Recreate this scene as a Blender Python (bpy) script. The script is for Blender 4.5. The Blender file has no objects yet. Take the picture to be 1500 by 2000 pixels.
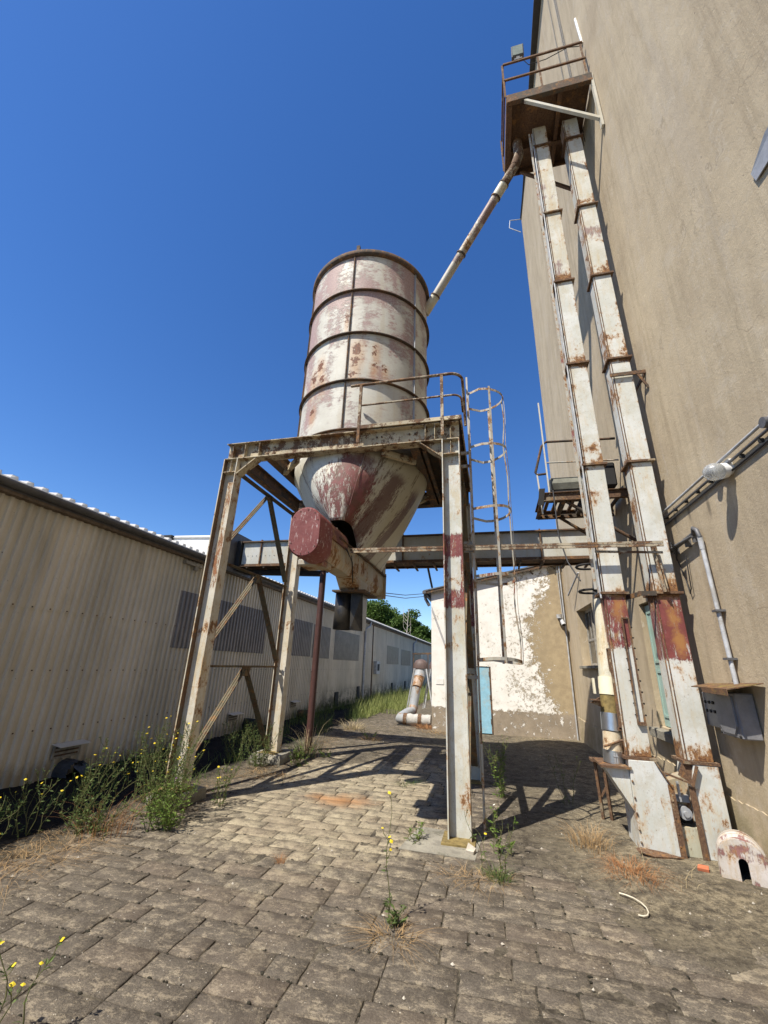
import bpy, math, random
from mathutils import Vector, Matrix, noise
random.seed(7)
R = math.radians
C = bpy.context.scene.collection
sc = bpy.context.scene

# ------------------------------------------------------------------ camera, light, exposure
cam_d = bpy.data.cameras.new('camera')
cam = bpy.data.objects.new('camera', cam_d); C.objects.link(cam)
cam_d.sensor_fit = 'VERTICAL'; cam_d.sensor_height = 36.0; cam_d.lens = 814.0 / 2000.0 * 36.0
cam_d.clip_start = 0.05; cam_d.clip_end = 2000
RX = Vector((0.97018123, 0.24000903, 0.03382384))
RY = Vector((-0.05178903, 0.34159424, -0.93841956))
RZ = Vector((-0.23678319, 0.90868534, 0.34383816))
M = Matrix.Identity(4)
for i in range(3):
    M[i][0] = RX[i]; M[i][1] = -RY[i]; M[i][2] = -RZ[i]; M[i][3] = (0, 0, 1.6)[i]
cam.matrix_world = M
sc.camera = cam

SUN_EL = R(55.4)
SDX, SDY = -0.61, -0.79            # horizontal direction towards the sun
w = bpy.data.worlds.new('World'); sc.world = w; w.use_nodes = True
nt = w.node_tree; nt.nodes.clear()
sky = nt.nodes.new('ShaderNodeTexSky'); sky.sky_type = 'NISHITA'; sky.sun_disc = False
sky.sun_elevation = SUN_EL; sky.sun_rotation = math.atan2(SDX, SDY)
sky.altitude = 200; sky.air_density = 1.0; sky.dust_density = 0.15; sky.ozone_density = 4.0
bg = nt.nodes.new('ShaderNodeBackground'); bg.inputs[1].default_value = 0.116
wo = nt.nodes.new('ShaderNodeOutputWorld')
hs = nt.nodes.new('ShaderNodeHueSaturation'); hs.inputs['Saturation'].default_value = 1.24; hs.inputs['Hue'].default_value = .509; nt.links.new(sky.outputs[0], hs.inputs['Color']); nt.links.new(hs.outputs[0], bg.inputs[0]); nt.links.new(bg.outputs[0], wo.inputs[0])
sd = bpy.data.lights.new('sun', 'SUN'); sd.energy = 5.0; sd.angle = R(0.5); sd.color = (1, 0.935, 0.83)
so = bpy.data.objects.new('sun', sd); C.objects.link(so)
sv = Vector((SDX * math.cos(SUN_EL), SDY * math.cos(SUN_EL), math.sin(SUN_EL)))
so.rotation_euler = sv.to_track_quat('Z', 'Y').to_euler(); so.location = sv * 50
sc.view_settings.view_transform = 'Standard'; sc.view_settings.look = 'None'
sc.view_settings.exposure = 0.6; sc.view_settings.gamma = 1.0
sc.view_settings.use_curve_mapping = False
sc.render.engine = 'CYCLES'

# ------------------------------------------------------------------ object helpers
def tag(o, label=None, cat=None, group=None, kind=None):
    if label: o['label'] = label
    if cat: o['category'] = cat
    if group: o['group'] = group
    if kind: o['kind'] = kind
    return o

def empty(name, loc, label=None, cat=None, group=None):
    o = bpy.data.objects.new(name, None); C.objects.link(o); o.location = loc
    o.empty_display_size = 0.2
    return tag(o, label, cat, group)

class MB:
    """mesh collector in world coordinates"""
    def __init__(s): s.v = []; s.f = []; s.sm = []
    def add(s, vs, fs, smooth=False):
        b = len(s.v); s.v += [tuple(v) for v in vs]
        s.f += [tuple(i + b for i in f) for f in fs]; s.sm += [smooth] * len(fs); return s
    def box(s, x0, x1, y0, y1, z0, z1):
        return s.add([(x0, y0, z0), (x1, y0, z0), (x1, y1, z0), (x0, y1, z0), (x0, y0, z1), (x1, y0, z1), (x1, y1, z1), (x0, y1, z1)],
                     [(0, 3, 2, 1), (4, 5, 6, 7), (0, 1, 5, 4), (1, 2, 6, 5), (2, 3, 7, 6), (3, 0, 4, 7)])
    def ext(s, prof, p, q, up=(0, 0, 1), smooth=False):
        """extrude 2-D profile (u sideways, v along up) from p to q"""
        p = Vector(p); q = Vector(q); d = (q - p).normalized(); up = Vector(up)
        side = d.cross(up)
        if side.length < 1e-5: side = d.cross(Vector((0, 1, 0)))
        side.normalize(); vv = side.cross(d)
        n = len(prof); vs = []
        for c in (p, q):
            for (a, b) in prof: vs.append(c + side * a + vv * b)
        fs = [(i, (i + 1) % n, n + (i + 1) % n, n + i) for i in range(n)]
        s.add(vs, fs, smooth)
        return s.add(vs, [tuple(range(n))[::-1], tuple(range(n, 2 * n))])
    def bar(s, p, q, w_, h, up=(0, 0, 1)):
        a, b = w_ / 2, h / 2
        return s.ext([(-a, -b), (a, -b), (a, b), (-a, b)], p, q, up)
    def tube(s, p, q, r, n=12, r2=None, caps=True):
        return s.path([p, q], r, n, r2=r2, caps=caps)
    def path(s, pts, r, n=8, r2=None, caps=True, closed=False):
        pts = [Vector(p) for p in pts]; vs = []; m = len(pts); prev = None
        for i, p in enumerate(pts):
            if closed: d = pts[(i + 1) % m] - pts[i - 1]
            else: d = pts[min(i + 1, m - 1)] - pts[max(i - 1, 0)]
            d.normalize()
            if prev is None:
                a = d.cross(Vector((0, 0, 1)))
                if a.length < 1e-3: a = d.cross(Vector((0, 1, 0)))
            else: a = prev - d * prev.dot(d)
            a.normalize(); prev = a; b = d.cross(a)
            rr = r if r2 is None else r + (r2 - r) * i / (m - 1)
            for k in range(n):
                t = 2 * math.pi * k / n; vs.append(p + a * rr * math.cos(t) + b * rr * math.sin(t))
        fs = []
        for i in range(m if closed else m - 1):
            j = (i + 1) % m
            for k in range(n):
                fs.append((i * n + k, i * n + (k + 1) % n, j * n + (k + 1) % n, j * n + k))
        s.add(vs, fs, True)
        if caps and not closed: s.add(vs, [tuple(range(n))[::-1], tuple(range((m - 1) * n, m * n))])
        return s
    def poly(s, pts, thick):
        """flat polygon plate (3-D points) thickened along its normal by +-thick/2"""
        pts = [Vector(p) for p in pts]; n = len(pts)
        nn = Vector((0, 0, 0))
        for i in range(n): nn += (pts[i] - pts[0]).cross(pts[(i + 1) % n] - pts[0])
        nn.normalize(); h = nn * thick / 2
        vs = [p + h for p in pts] + [p - h for p in pts]
        fs = [tuple(range(n)), tuple(range(n, 2 * n))[::-1]] + [(i, n + i, n + (i + 1) % n, (i + 1) % n) for i in range(n)]
        return s.add(vs, fs)
    def lathe(s, prof, cx, cy, n=48, a0=0, a1=360, smooth=True):
        full = abs(a1 - a0) >= 360; m = n if full else n + 1; vs = []
        for (r, z) in prof:
            for k in range(m):
                t = R(a0 + (a1 - a0) * k / n); vs.append((cx + r * math.cos(t), cy + r * math.sin(t), z))
        fs = []
        for i in range(len(prof) - 1):
            for k in range(n):
                k2 = (k + 1) % m; fs.append((i * m + k, i * m + k2, (i + 1) * m + k2, (i + 1) * m + k))
        return s.add(vs, fs, smooth)
    def ball(s, c, rx, ry, rz, n=16, m=10):
        vs = []; c = Vector(c)
        for i in range(m + 1):
            ph = math.pi * i / m
            for k in range(n):
                t = 2 * math.pi * k / n
                vs.append((c.x + rx * math.sin(ph) * math.cos(t), c.y + ry * math.sin(ph) * math.sin(t), c.z + rz * math.cos(ph)))
        return s.add(vs, [(i * n + k, (i + 1) * n + k, (i + 1) * n + (k + 1) % n, i * n + (k + 1) % n) for i in range(m) for k in range(n)], True)
    def build(s, name, mat, parent=None, bevel=0, label=None):
        me = bpy.data.meshes.new(name); me.from_pydata(s.v, [], s.f)
        me.polygons.foreach_set('use_smooth', s.sm); me.update()
        if mat: me.materials.append(mat)
        o = bpy.data.objects.new(name, me); C.objects.link(o)
        if parent:
            o.parent = parent
            off = Vector(parent.location); pp = parent.parent
            while pp: off += Vector(pp.location); pp = pp.parent
            o.location = -off
        if bevel:
            b = o.modifiers.new('bevel', 'BEVEL'); b.width = bevel; b.segments = 1; b.limit_method = 'ANGLE'
        if label: o['label'] = label
        return o

def Lp(a, t): return [(0, 0), (a, 0), (a, t), (t, t), (t, a), (0, a)]
def Ip(h, b, t=0.012, tw=0.008):      # h along v, flange width b along u
    H, B, W_ = h / 2, b / 2, tw / 2
    return [(-B, -H), (B, -H), (B, -H + t), (W_, -H + t), (W_, H - t), (B, H - t), (B, H), (-B, H), (-B, H - t), (-W_, H - t), (-W_, -H + t), (-B, -H + t)]
def wx(y): return 1.97 + (12.3 - y) * 0.0286      # face of the tall building

# ------------------------------------------------------------------ material helpers
class N:
    def __init__(s, name):
        s.m = bpy.data.materials.new(name); s.m.use_nodes = True; s.t = s.m.node_tree; s.t.nodes.clear()
        s.out = s.t.nodes.new('ShaderNodeOutputMaterial'); s.b = s.t.nodes.new('ShaderNodeBsdfPrincipled')
        s.t.links.new(s.b.outputs[0], s.out.inputs[0])
        g = s.t.nodes.new('ShaderNodeNewGeometry'); s.P = g.outputs['Position']; s.Nn = g.outputs['Normal']
    def L(s, a, b): s.t.links.new(a, b)
    def put(s, inp, v):
        if isinstance(v, (int, float)): inp.default_value = v
        elif isinstance(v, tuple): inp.default_value = v if len(v) == len(inp.default_value) else v + (1,)
        else: s.L(v, inp)
    def xyz(s, v=None):
        n = s.t.nodes.new('ShaderNodeSeparateXYZ'); s.L(v or s.P, n.inputs[0]); return n.outputs
    def sc(s, v, sx, sy, sz):
        n = s.t.nodes.new('ShaderNodeMapping'); s.L(v or s.P, n.inputs[0]); n.inputs['Scale'].default_value = (sx, sy, sz); return n.outputs[0]
    def noise(s, scale, det=6, rough=.6, v=None, st=None, dist=0):
        n = s.t.nodes.new('ShaderNodeTexNoise'); vv = v or s.P
        if st: vv = s.sc(vv, *st)
        s.L(vv, n.inputs['Vector']); n.inputs['Scale'].default_value = scale; n.inputs['Detail'].default_value = det
        n.inputs['Roughness'].default_value = rough; n.inputs['Distortion'].default_value = dist; return n.outputs[0]
    def vor(s, scale, feat='F1', v=None, st=None, out=0):
        n = s.t.nodes.new('ShaderNodeTexVoronoi'); vv = v or s.P
        if st: vv = s.sc(vv, *st)
        s.L(vv, n.inputs['Vector']); n.inputs['Scale'].default_value = scale; n.feature = feat; return n.outputs[out]
    def math(s, op, a, b=0.0, clamp=False):
        n = s.t.nodes.new('ShaderNodeMath'); n.operation = op; n.use_clamp = clamp; s.put(n.inputs[0], a); s.put(n.inputs[1], b); return n.outputs[0]
    def step(s, v, lo, hi, a=0.0, b=1.0, mode='SMOOTHSTEP'):
        n = s.t.nodes.new('ShaderNodeMapRange'); n.interpolation_type = mode; s.put(n.inputs[0], v)
        n.inputs[1].default_value = lo; n.inputs[2].default_value = hi; n.inputs[3].default_value = a; n.inputs[4].default_value = b
        return n.outputs[0]
    def mix(s, f, a, b):
        n = s.t.nodes.new('ShaderNodeMix'); n.data_type = 'RGBA'; s.put(n.inputs[0], f); s.put(n.inputs[6], a); s.put(n.inputs[7], b); return n.outputs[2]
    def mul(s, col, f):   # colour times scalar
        n = s.t.nodes.new('ShaderNodeVectorMath'); n.operation = 'SCALE'; s.put(n.inputs[0], col); s.put(n.inputs['Scale'], f); return n.outputs[0]
    def near(s, p, r0, r1, st=(1, 1, 1), dist=0.12, ns=6):
        """1 inside r0 of world point p falling to 0 at r1, ragged edge"""
        n = s.t.nodes.new('ShaderNodeVectorMath'); n.operation = 'SUBTRACT'; s.L(s.P, n.inputs[0]); n.inputs[1].default_value = p
        v = s.sc(n.outputs[0], *st)
        l = s.t.nodes.new('ShaderNodeVectorMath'); l.operation = 'LENGTH'; s.L(v, l.inputs[0])
        d = s.math('ADD', l.outputs['Value'], s.math('MULTIPLY', s.math('SUBTRACT', s.noise(ns, 5, .7), .5), dist * 4))
        return s.step(d, r0, r1, 1, 0)
    def bump(s, h, dist=.004, strength=1.0):
        n = s.t.nodes.new('ShaderNodeBump'); s.put(n.inputs['Height'], h); n.inputs['Distance'].default_value = dist; n.inputs['Strength'].default_value = strength
        s.L(n.outputs[0], s.b.inputs['Normal']); return n.outputs[0]
    def fin(s, col, rough=.7, metal=0.0, spec=.4):
        s.put(s.b.inputs['Base Color'], col); s.put(s.b.inputs['Roughness'], rough); s.put(s.b.inputs['Metallic'], metal)
        s.put(s.b.inputs['Specular IOR Level'], spec); return s.m

RUST = (0.11, 0.05, 0.027); RUSTO = (0.29, 0.15, 0.058); RED = (0.15, 0.042, 0.038)

def paint(name, base=(.56, .54, .47), red=.0, rust=.5, stain=.5, extra=None, redc=RED, streak=(1, 1, .12), rough=.55, scale=1.0, redscale=1.0, bands=False, orange=(), edges=()):
    """flaking old paint: red = share where red undercoat shows, rust = share of rust spots"""
    n = N(name)
    big = n.noise(1.7 * scale, 6, .7); fine = n.noise(26 * scale, 8, .8); st = n.noise(8 * scale, 8, .75, st=streak)
    col = n.mix(n.step(big, .38, .62), base, tuple(c * k for c, k in zip(base, (.84, .84, .80))))
    col = n.mix(n.math('MULTIPLY', n.step(st, .47, .66), .6 * stain), col, tuple(c * k for c, k in zip(base, (.84, .66, .40))))
    col = n.mix(n.math('MULTIPLY', n.step(n.noise(3.1 * scale, 9, .8), .50, .60), .45 * stain), col, tuple(c * k for c, k in zip(base, (.72, .64, .50))))
    speck = n.step(n.noise(42 * scale, 5, .85, st=(1, 1, .6)), .615, .64)
    col = n.mix(n.math('MULTIPLY', speck, .75), col, (.14, .09, .06))
    flake = None
    if red > 0 or extra:
        a = n.noise(1.6 * redscale, 3, .6)
        b = n.math('ADD', n.math('MULTIPLY', a, .55), n.math('MULTIPLY', n.noise(11 * redscale, 10, .9, st=streak), .45))
        flake = n.step(b, .615 - red * .20, .63 - red * .20) if red > 0 else 0.0
        if extra:
            e = extra(n)
            ef = n.step(n.math('ADD', n.math('MULTIPLY', e, .70), n.math('MULTIPLY', n.math('SUBTRACT', n.noise(13 * redscale, 10, .9, st=streak), .5), 3.4)), .44, .50)
            ef = n.math('MULTIPLY', ef, n.step(e, .02, .12))
            flake = n.math('MAXIMUM', flake, ef)
        rc = n.mix(n.step(n.noise(6, 7, .75), .38, .62), redc, tuple(c * 1.4 for c in redc))
        col = n.mix(flake, col, rc)
    for p in orange:
        col = n.mix(n.math('MULTIPLY', n.near(p, .02, .17, (2.0, 1, .8), .10, 12), .8), col, (.36, .18, .055))
    rr = rough
    if rust > 0:
        rb = n.math('ADD', n.math('MULTIPLY', n.noise(2.6 * scale, 4, .65), .5), n.math('MULTIPLY', n.noise(17 * scale, 10, .88, st=(1, 1, .5)), .5))
        if bands:
            X, Y, Z = n.xyz(); zz = n.math('FRACT', n.math('DIVIDE', n.math('SUBTRACT', Z, .80), 1.615))
            k = n.math('ADD', n.step(zz, .16, .0, 0, .10), n.step(zz, .96, 1.0, 0, .06)); rb = n.math('ADD', rb, k)
        if edges:
            Xe = n.xyz(); xx = n.math('ADD', Xe[0], n.math('MULTIPLY', n.math('MAXIMUM', n.math('SUBTRACT', Xe[2], 4.0), 0.0), .007))
            for e_ in edges: rb = n.math('ADD', rb, n.step(n.math('ABSOLUTE', n.math('SUBTRACT', xx, e_)), .035, .0, 0, .032))
        t = .655 - rust * .14
        halo = n.step(rb, t - .045, t + .01); core = n.step(rb, t, t + .015)
        col = n.mix(n.math('MULTIPLY', halo, .6), col, (.43, .25, .10))
        col = n.mix(core, col, n.mix(n.step(fine, .4, .6), RUST, RUSTO))
        rr = n.step(core, 0, 1, rough, .92)
    h = n.math('ADD', n.math('MULTIPLY', fine, .35), n.math('MULTIPLY', flake if flake is not None else 0.0, -.5))
    n.bump(h, .003, .8)
    return n.fin(col, rr, 0, .35)

def plain(name, col, rough=.7, metal=0, var=.18, sc_=8, bump=.002, spec=.4, dirt=None):
    n = N(name); a = n.noise(sc_, 6, .7)
    c = n.mix(n.step(a, .3, .7), tuple(x * (1 - var) for x in col), tuple(min(1, x * (1 + var)) for x in col))
    if dirt: c = n.mix(n.math('MULTIPLY', n.step(n.noise(3, 6, .75), .5, .62), .7), c, dirt)
    n.bump(n.noise(sc_ * 6, 4, .7), bump); return n.fin(c, rough, metal, spec)

def rusty(name, a=.35, base=(.30, .24, .16)):
    n = N(name); q = n.noise(4.5, 10, .85); f = n.noise(40, 6, .8)
    c = n.mix(n.step(q, .56 - a * .14, .58 - a * .14), n.mix(n.step(n.noise(2, 5, .7), .4, .6), base, tuple(x * .72 for x in base)), n.mix(n.step(f, .35, .65), (.075, .042, .028), (.17, .10, .055)))
    c = n.mix(n.math('MULTIPLY', n.step(n.noise(7, 8, .8), .54, .60), .65), c, (.29, .145, .05))
    n.bump(n.math('ADD', f, q), .004); return n.fin(c, .85, 0, .3)

m_white = paint('white_flaking_paint', rust=.32, red=.12)
m_trunk_flange = rusty('rusted_flange', .9)
m_rustbeam = rusty('rust_and_cream_beam', .42, (.52, .45, .31))
m_darkrust = rusty('dark_rust', .45, (.085, .07, .055))
m_rim = rusty('rim_brown', .35, (.085, .065, .05))
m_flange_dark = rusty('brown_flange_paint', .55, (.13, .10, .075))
m_brace = rusty('olive_brown_steel', .30, (.15, .13, .085))
m_rail = rusty('rusty_rail_paint', .62, (.42, .36, .26))
m_cage = paint('cage_bar_paint', base=(.42, .41, .37), rust=.85, red=.1, scale=3)
m_drum = paint('oxide_red_paint', base=(.155, .05, .045), rust=.0, stain=.2, scale=1.3)
m_blackhose = plain('black_rubber', (.016, .016, .018), .38, dirt=(.05, .043, .032))
m_pole = plain('brown_pipe_paint', (.075, .035, .03), .5)
m_alu = plain('bright_sheet_metal', (.55, .56, .57), .28, .9, .08)
m_galv = plain('galvanised_grey', (.36, .37, .38), .5, .3, .12)
m_pvc = plain('grey_white_pipe', (.40, .41, .42), .55, var=.22, dirt=(.28, .26, .22))
m_cream = plain('cream_sleeve', (.72, .66, .48), .5, var=.06)
m_olive = plain('olive_rusty_sleeve', (.19, .14, .05), .8, var=.35, sc_=20)
m_dark = plain('near_black', (.02, .019, .018), .8)
m_cable = plain('black_cable', (.03, .03, .032), .55)
m_conc = plain('rough_concrete', (.27, .25, .2), .95, var=.3, sc_=6, bump=.012, dirt=(.08, .075, .05))

# ------------------------------------------------------------------ ground
def n3(x, y, s, o=0.0): return noise.fractal(Vector((x * s + o, y * s - o, o)), 1.0, 2.1, 4)
def edge_x(y):
    pts = [(-5, -4.1), (2.5, -3.95), (3.7, -3.85), (4.4, -3.83), (4.8, -3.5), (6.1, -3.75), (6.7, -3.5), (7.3, -3.2), (9.5, -3.5), (13, -3.9), (20, -3.3), (60, -3)]
    for (a, b), (c, d) in zip(pts, pts[1:]):
        if a <= y <= c: return b + (d - b) * (y - a) / (c - a)
    return -3.3
def dirt_h(x, y):
    e = edge_x(y) + .12 * n3(x, y, 1.7, 3)
    fine = n3(x, y, 9, 1) * .006 + n3(x, y, 2.2, 5) * .006
    cov = -.011 + max(0.0, n3(x, y, .55, 9)) * .012
    cov += .013 * max(0, min(1, (x - .5) / .6)) * max(0, min(1, (y - 3.4) / .8))   # dusty apron by the elevator
    cov += .012 * max(0, min(1, (y - 7.2) / 2.0))
    cov += .012 * max(0, min(1, (x + .35) / .5)) * max(0, min(1, (y - 4.2) / .6)) + .005 * max(0, min(1, (x + .3) / .8))
    h = cov + fine
    t = max(0, min(1, (e + .25 - x) / .5))
    soil = .015 + n3(x, y, 3.5, 2) * .03 + n3(x, y, 12, 4) * .012 - .03 * max(0, min(1, (e - x - .6) / 1.0))
    return h * (1 - t) + soil * t

def m_ground_soil():
    n = N('soil_and_moss'); X, Y, Z = n.xyz()
    a = n.noise(6, 11, .9); b = n.noise(45, 5, .8); g = n.noise(1.1, 4, .6)
    c = n.mix(n.step(a, .43, .57), (.060, .050, .038), (.17, .145, .105))
    c = n.mix(n.math('MULTIPLY', n.step(g, .5, .66), .5), c, (.17, .145, .10))
    # the strip by the metal shed is dark soil, with the shed's shade painted in
    sand = n.math('MULTIPLY', n.step(X, .1, 1.0), n.step(Y, 3.4, 4.2)); sand = n.math('MULTIPLY', sand, n.step(n.noise(2.4, 10, .88), .42, .54))
    c = n.mix(n.math('MULTIPLY', sand, .8), c, n.mix(n.step(n.noise(14, 9, .9), .44, .56), (.12, .10, .07), (.37, .31, .205)))
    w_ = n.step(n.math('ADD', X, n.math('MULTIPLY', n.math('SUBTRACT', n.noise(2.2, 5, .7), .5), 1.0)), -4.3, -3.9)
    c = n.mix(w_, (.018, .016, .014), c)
    peb = n.step(n.vor(60, out=0), .16, .10)
    c = n.mix(n.math('MULTIPLY', peb, n.step(n.noise(5, 2), .55, .62)), c, (.38, .35, .29))
    n.bump(n.math('ADD', b, n.math('MULTIPLY', a, .6)), .02)
    return n.fin(c, .97, 0, .15)
m_soil = m_ground_soil()

gnd = MB(); nx, ny = 210, 300
def gx(i): return -6.3 + 8.9 * i / nx
def gy(j): return 1.0 + 29 * (j / ny) ** 1.7
vs = [(gx(i), gy(j), dirt_h(gx(i), gy(j))) for j in range(ny + 1) for i in range(nx + 1)]
fs = [(j * (nx + 1) + i, j * (nx + 1) + i + 1, (j + 1) * (nx + 1) + i + 1, (j + 1) * (nx + 1) + i) for j in range(ny) for i in range(nx)]
gnd.add(vs, fs, True)
tag(gnd.build('soil', m_soil), 'dark soil, dust and moss filling the joints and the strip beside the shed', kind='structure')
m_far = plain('far_ground_mat', (.07, .062, .045), .95, var=.4, sc_=.6, bump=.02)
g2 = MB(); g2.add([(-600, -600, -.06), (600, -600, -.06), (600, 900, -.06), (-600, 900, -.06)], [(0, 1, 2, 3)])
tag(g2.build('ground', m_far), 'dusty bare yard ground reaching far beyond the buildings', kind='structure')

def stone_mat():
    n = N('worn_paving_stone'); X, Y, Z = n.xyz()
    oi = n.t.nodes.new('ShaderNodeObjectInfo'); rnd = oi.outputs['Random']
    a = n.noise(.75, 4, .65); b = n.noise(5, 8, .75); f = n.noise(90, 4, .8)
    dark = n.mix(n.step(f, .3, .7), (.086, .071, .055), (.185, .157, .120))
    light = n.mix(n.step(b, .35, .65), (.32, .27, .185), (.45, .385, .26))
    # worn light band under the silo, and light streaks elsewhere
    band = n.math('MULTIPLY', n.step(Y, 3.3, 5.0), n.step(X, -.35, -1.1))
    band = n.math('MULTIPLY', band, n.step(X, -3.6, -2.9)); band = n.math('MULTIPLY', band, n.step(Y, 9.5, 7.0))
    right = n.math('MULTIPLY', n.step(X, .4, 1.5), n.step(Y, 2.9, 4.0))
    s_ = n.math('ADD', n.math('ADD', n.math('MULTIPLY', a, .45), n.math('MULTIPLY', b, .5)), n.math('ADD', n.math('MULTIPLY', band, .22), n.math('MULTIPLY', right, .14)))
    s_ = n.math('ADD', s_, n.math('MULTIPLY', n.math('SUBTRACT', rnd, .5), .035))
    c = n.mix(n.math('MULTIPLY', n.step(n.math('ADD', s_, n.math('MULTIPLY', n.math('SUBTRACT', n.noise(15, 9, .9), .5), .45)), .50, .66), .9), dark, light)
    c = n.mix(n.math('MULTIPLY', n.step(n.noise(8, 10, .9), .495, .54), .65), c, (.070, .058, .044))
    c = n.mix(n.math('MULTIPLY', n.step(n.noise(38, 6, .85), .53, .58), .38), c, (.045, .037, .029))
    c = n.mix(n.math('MULTIPLY', n.step(n.noise(1.1, 5, .7), .50, .62), .45), c, (.085, .072, .058))
    c = n.mix(n.math('MULTIPLY', n.step(n.noise(7, 10, .9, st=(1, 1.6, 1)), .52, .555), .62), c, (.36, .30, .21))
    c = n.mix(n.math('MULTIPLY', n.near((-1.95, 5.8, 0), .0, .50, (.8, 1.4, 1), .22, 4), .7), c, (.38, .17, .055))
    pk = n.step(n.math('ADD', n.math('MULTIPLY', a, .5), n.math('MULTIPLY', rnd, .3)), .4, .55)
    c = n.mix(n.math('MULTIPLY', pk, .12), c, (.24, .16, .11))
    grit = n.step(n.noise(160, 2, .9), .68, .72)
    c = n.mix(n.math('MULTIPLY', grit, .5), c, (.45, .40, .33))
    n.bump(n.math('ADD', n.math('MULTIPLY', f, .8), n.math('ADD', n.math('MULTIPLY', b, .6), n.math('MULTIPLY', n.noise(30, 5, .8), .8))), .010)
    return n.fin(c, .93, 0, .25)
m_stone = stone_mat()

pave = empty('pavement', (-1, 5, 0)); pave['kind'] = 'structure'; pave['label'] = 'worn paving of staggered grey brown stone blocks'
def stone_geo(mb, x0, x1, y0, y1, rng):
    j = lambda a: rng.uniform(-a, a)
    g_ = .004
    nsd = 2
    ring = []
    cs = [(x0 + g_, y0 + g_), (x1 - g_, y0 + g_), (x1 - g_, y1 - g_), (x0 + g_, y1 - g_)]
    for k in range(4):
        ax, ay = cs[k]; bx_, by = cs[(k + 1) % 4]
        for t in (0.0, .35, .7):
            ring.append((ax + (bx_ - ax) * t + j(.004), ay + (by - ay) * t + j(.003)))
    h = j(.0022) - (.006 if rng.random() < .06 else 0); tx, ty = j(.004), j(.006)
    cx, cy = (x0 + x1) / 2, (y0 + y1) / 2
    def z(x, y, d): return h + (x - cx) * tx + (y - cy) * ty - d
    n_ = len(ring); vs = [(cx, cy, z(cx, cy, 0) + .001)]
    for (x, y) in ring: vs.append((cx + (x - cx) * .975, cy + (y - cy) * .95, z(x, y, 0)))
    for (x, y) in ring: vs.append((x, y, z(x, y, .005 + abs(j(.003)))))
    for (x, y) in ring: vs.append((x, y, -.05))
    fs = [(0, 1 + k, 1 + (k + 1) % n_) for k in range(n_)]
    for r_ in (0, 1):
        for k in range(n_): fs.append((1 + r_ * n_ + k, 1 + (r_ + 1) * n_ + k, 1 + (r_ + 1) * n_ + (k + 1) % n_, 1 + r_ * n_ + (k + 1) % n_))
    b = len(mb.v); mb.v += vs; mb.f += [tuple(i + b for i in f) for f in fs]; mb.sm += [True] * 0 + [k < n_ * 2 for k in range(len(fs))]
rng = random.Random(3)
stones = []; row = 0; y = 1.23
while y < 16:
    x = -4.3 - rng.uniform(0, .3) + (row % 2) * .205; pw = .19 + rng.uniform(-.006, .006)
    while x < 2.3:
        wdt = .41 * (1 if rng.random() > .12 else .5) + rng.uniform(-.006, .006)
        cx = x + wdt / 2
        if edge_x(y) - .1 < cx and cx + wdt / 2 < wx(y) - .02: stones.append((x, x + wdt, y, y + pw))
        x += wdt
    y += pw; row += 1
def px_area(s_):
    d = Vector(((s_[0] + s_[1]) / 2, (s_[2] + s_[3]) / 2, -1.6)); cd = d.dot(RZ)
    u = 750 + 814 * d.dot(RX) / cd if cd > 0 else -1; v = 1000 + 814 * d.dot(RY) / cd if cd > 0 else -1
    inside = cd > .1 and -40 < u < 1540 and v < 2040
    return -1 / (d.length ** 3) if inside else 1
stones.sort(key=px_area)
rest = MB()
for k, s_ in enumerate(stones):
    if k < 300:
        mb = MB(); stone_geo(mb, *s_, rng); mb.build('paving_stone', m_stone, pave)
    else: stone_geo(rest, *s_, rng)
ro = rest.build('paving_stones', m_stone, pave); ro['kind'] = 'stuff'

# pebbles and litter on the ground
m_peb = plain('pale_grit', (.42, .38, .31), .9, var=.35, sc_=4)
pb = MB()
for k in range(3600):
    t = rng.random() ** 1.5
    yy = 1.9 + t * 9; xx = rng.uniform(-4.2, 2.1)
    if xx > wx(yy) - .05: continue
    s_ = rng.uniform(.0015, .0045) * (1 if rng.random() < .96 else 2.8)
    zz = max(dirt_h(xx, yy), 0.0) + s_ * .3
    o_ = [rng.uniform(.6, 1.4) for _ in range(6)]
    pb.add([(xx + s_ * o_[0], yy, zz), (xx, yy + s_ * o_[1], zz), (xx - s_ * o_[2], yy, zz), (xx, yy - s_ * o_[3], zz), (xx, yy, zz + s_ * o_[4]), (xx, yy, zz - s_)],
           [(0, 1, 4), (1, 2, 4), (2, 3, 4), (3, 0, 4), (1, 0, 5), (2, 1, 5), (3, 2, 5), (0, 3, 5)])
tag(pb.build('grit', m_peb), 'pale grit and small pebbles scattered over the paving', kind='stuff')
m_moss = plain('moss_crumbs', (.025, .022, .014), .98, var=.5, sc_=30)
pb = MB()
for k in range(1500):
    s0 = stones[int(rng.random() ** 1.2 * min(len(stones) - 1, 520))]
    if rng.random() < .75: xx = rng.uniform(s0[0], s0[1]); yy = s0[2] + rng.uniform(-.008, .008)
    else: xx = s0[0] + rng.uniform(-.008, .008); yy = rng.uniform(s0[2], s0[3])
    s_ = rng.uniform(.004, .012); pb.ball((xx, yy, -.004), s_ * rng.uniform(.8, 1.8), s_, s_ * .7, 6, 4)
tag(pb.build('moss', m_moss), 'dark moss tufts growing along the paving joints', kind='stuff')

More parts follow.
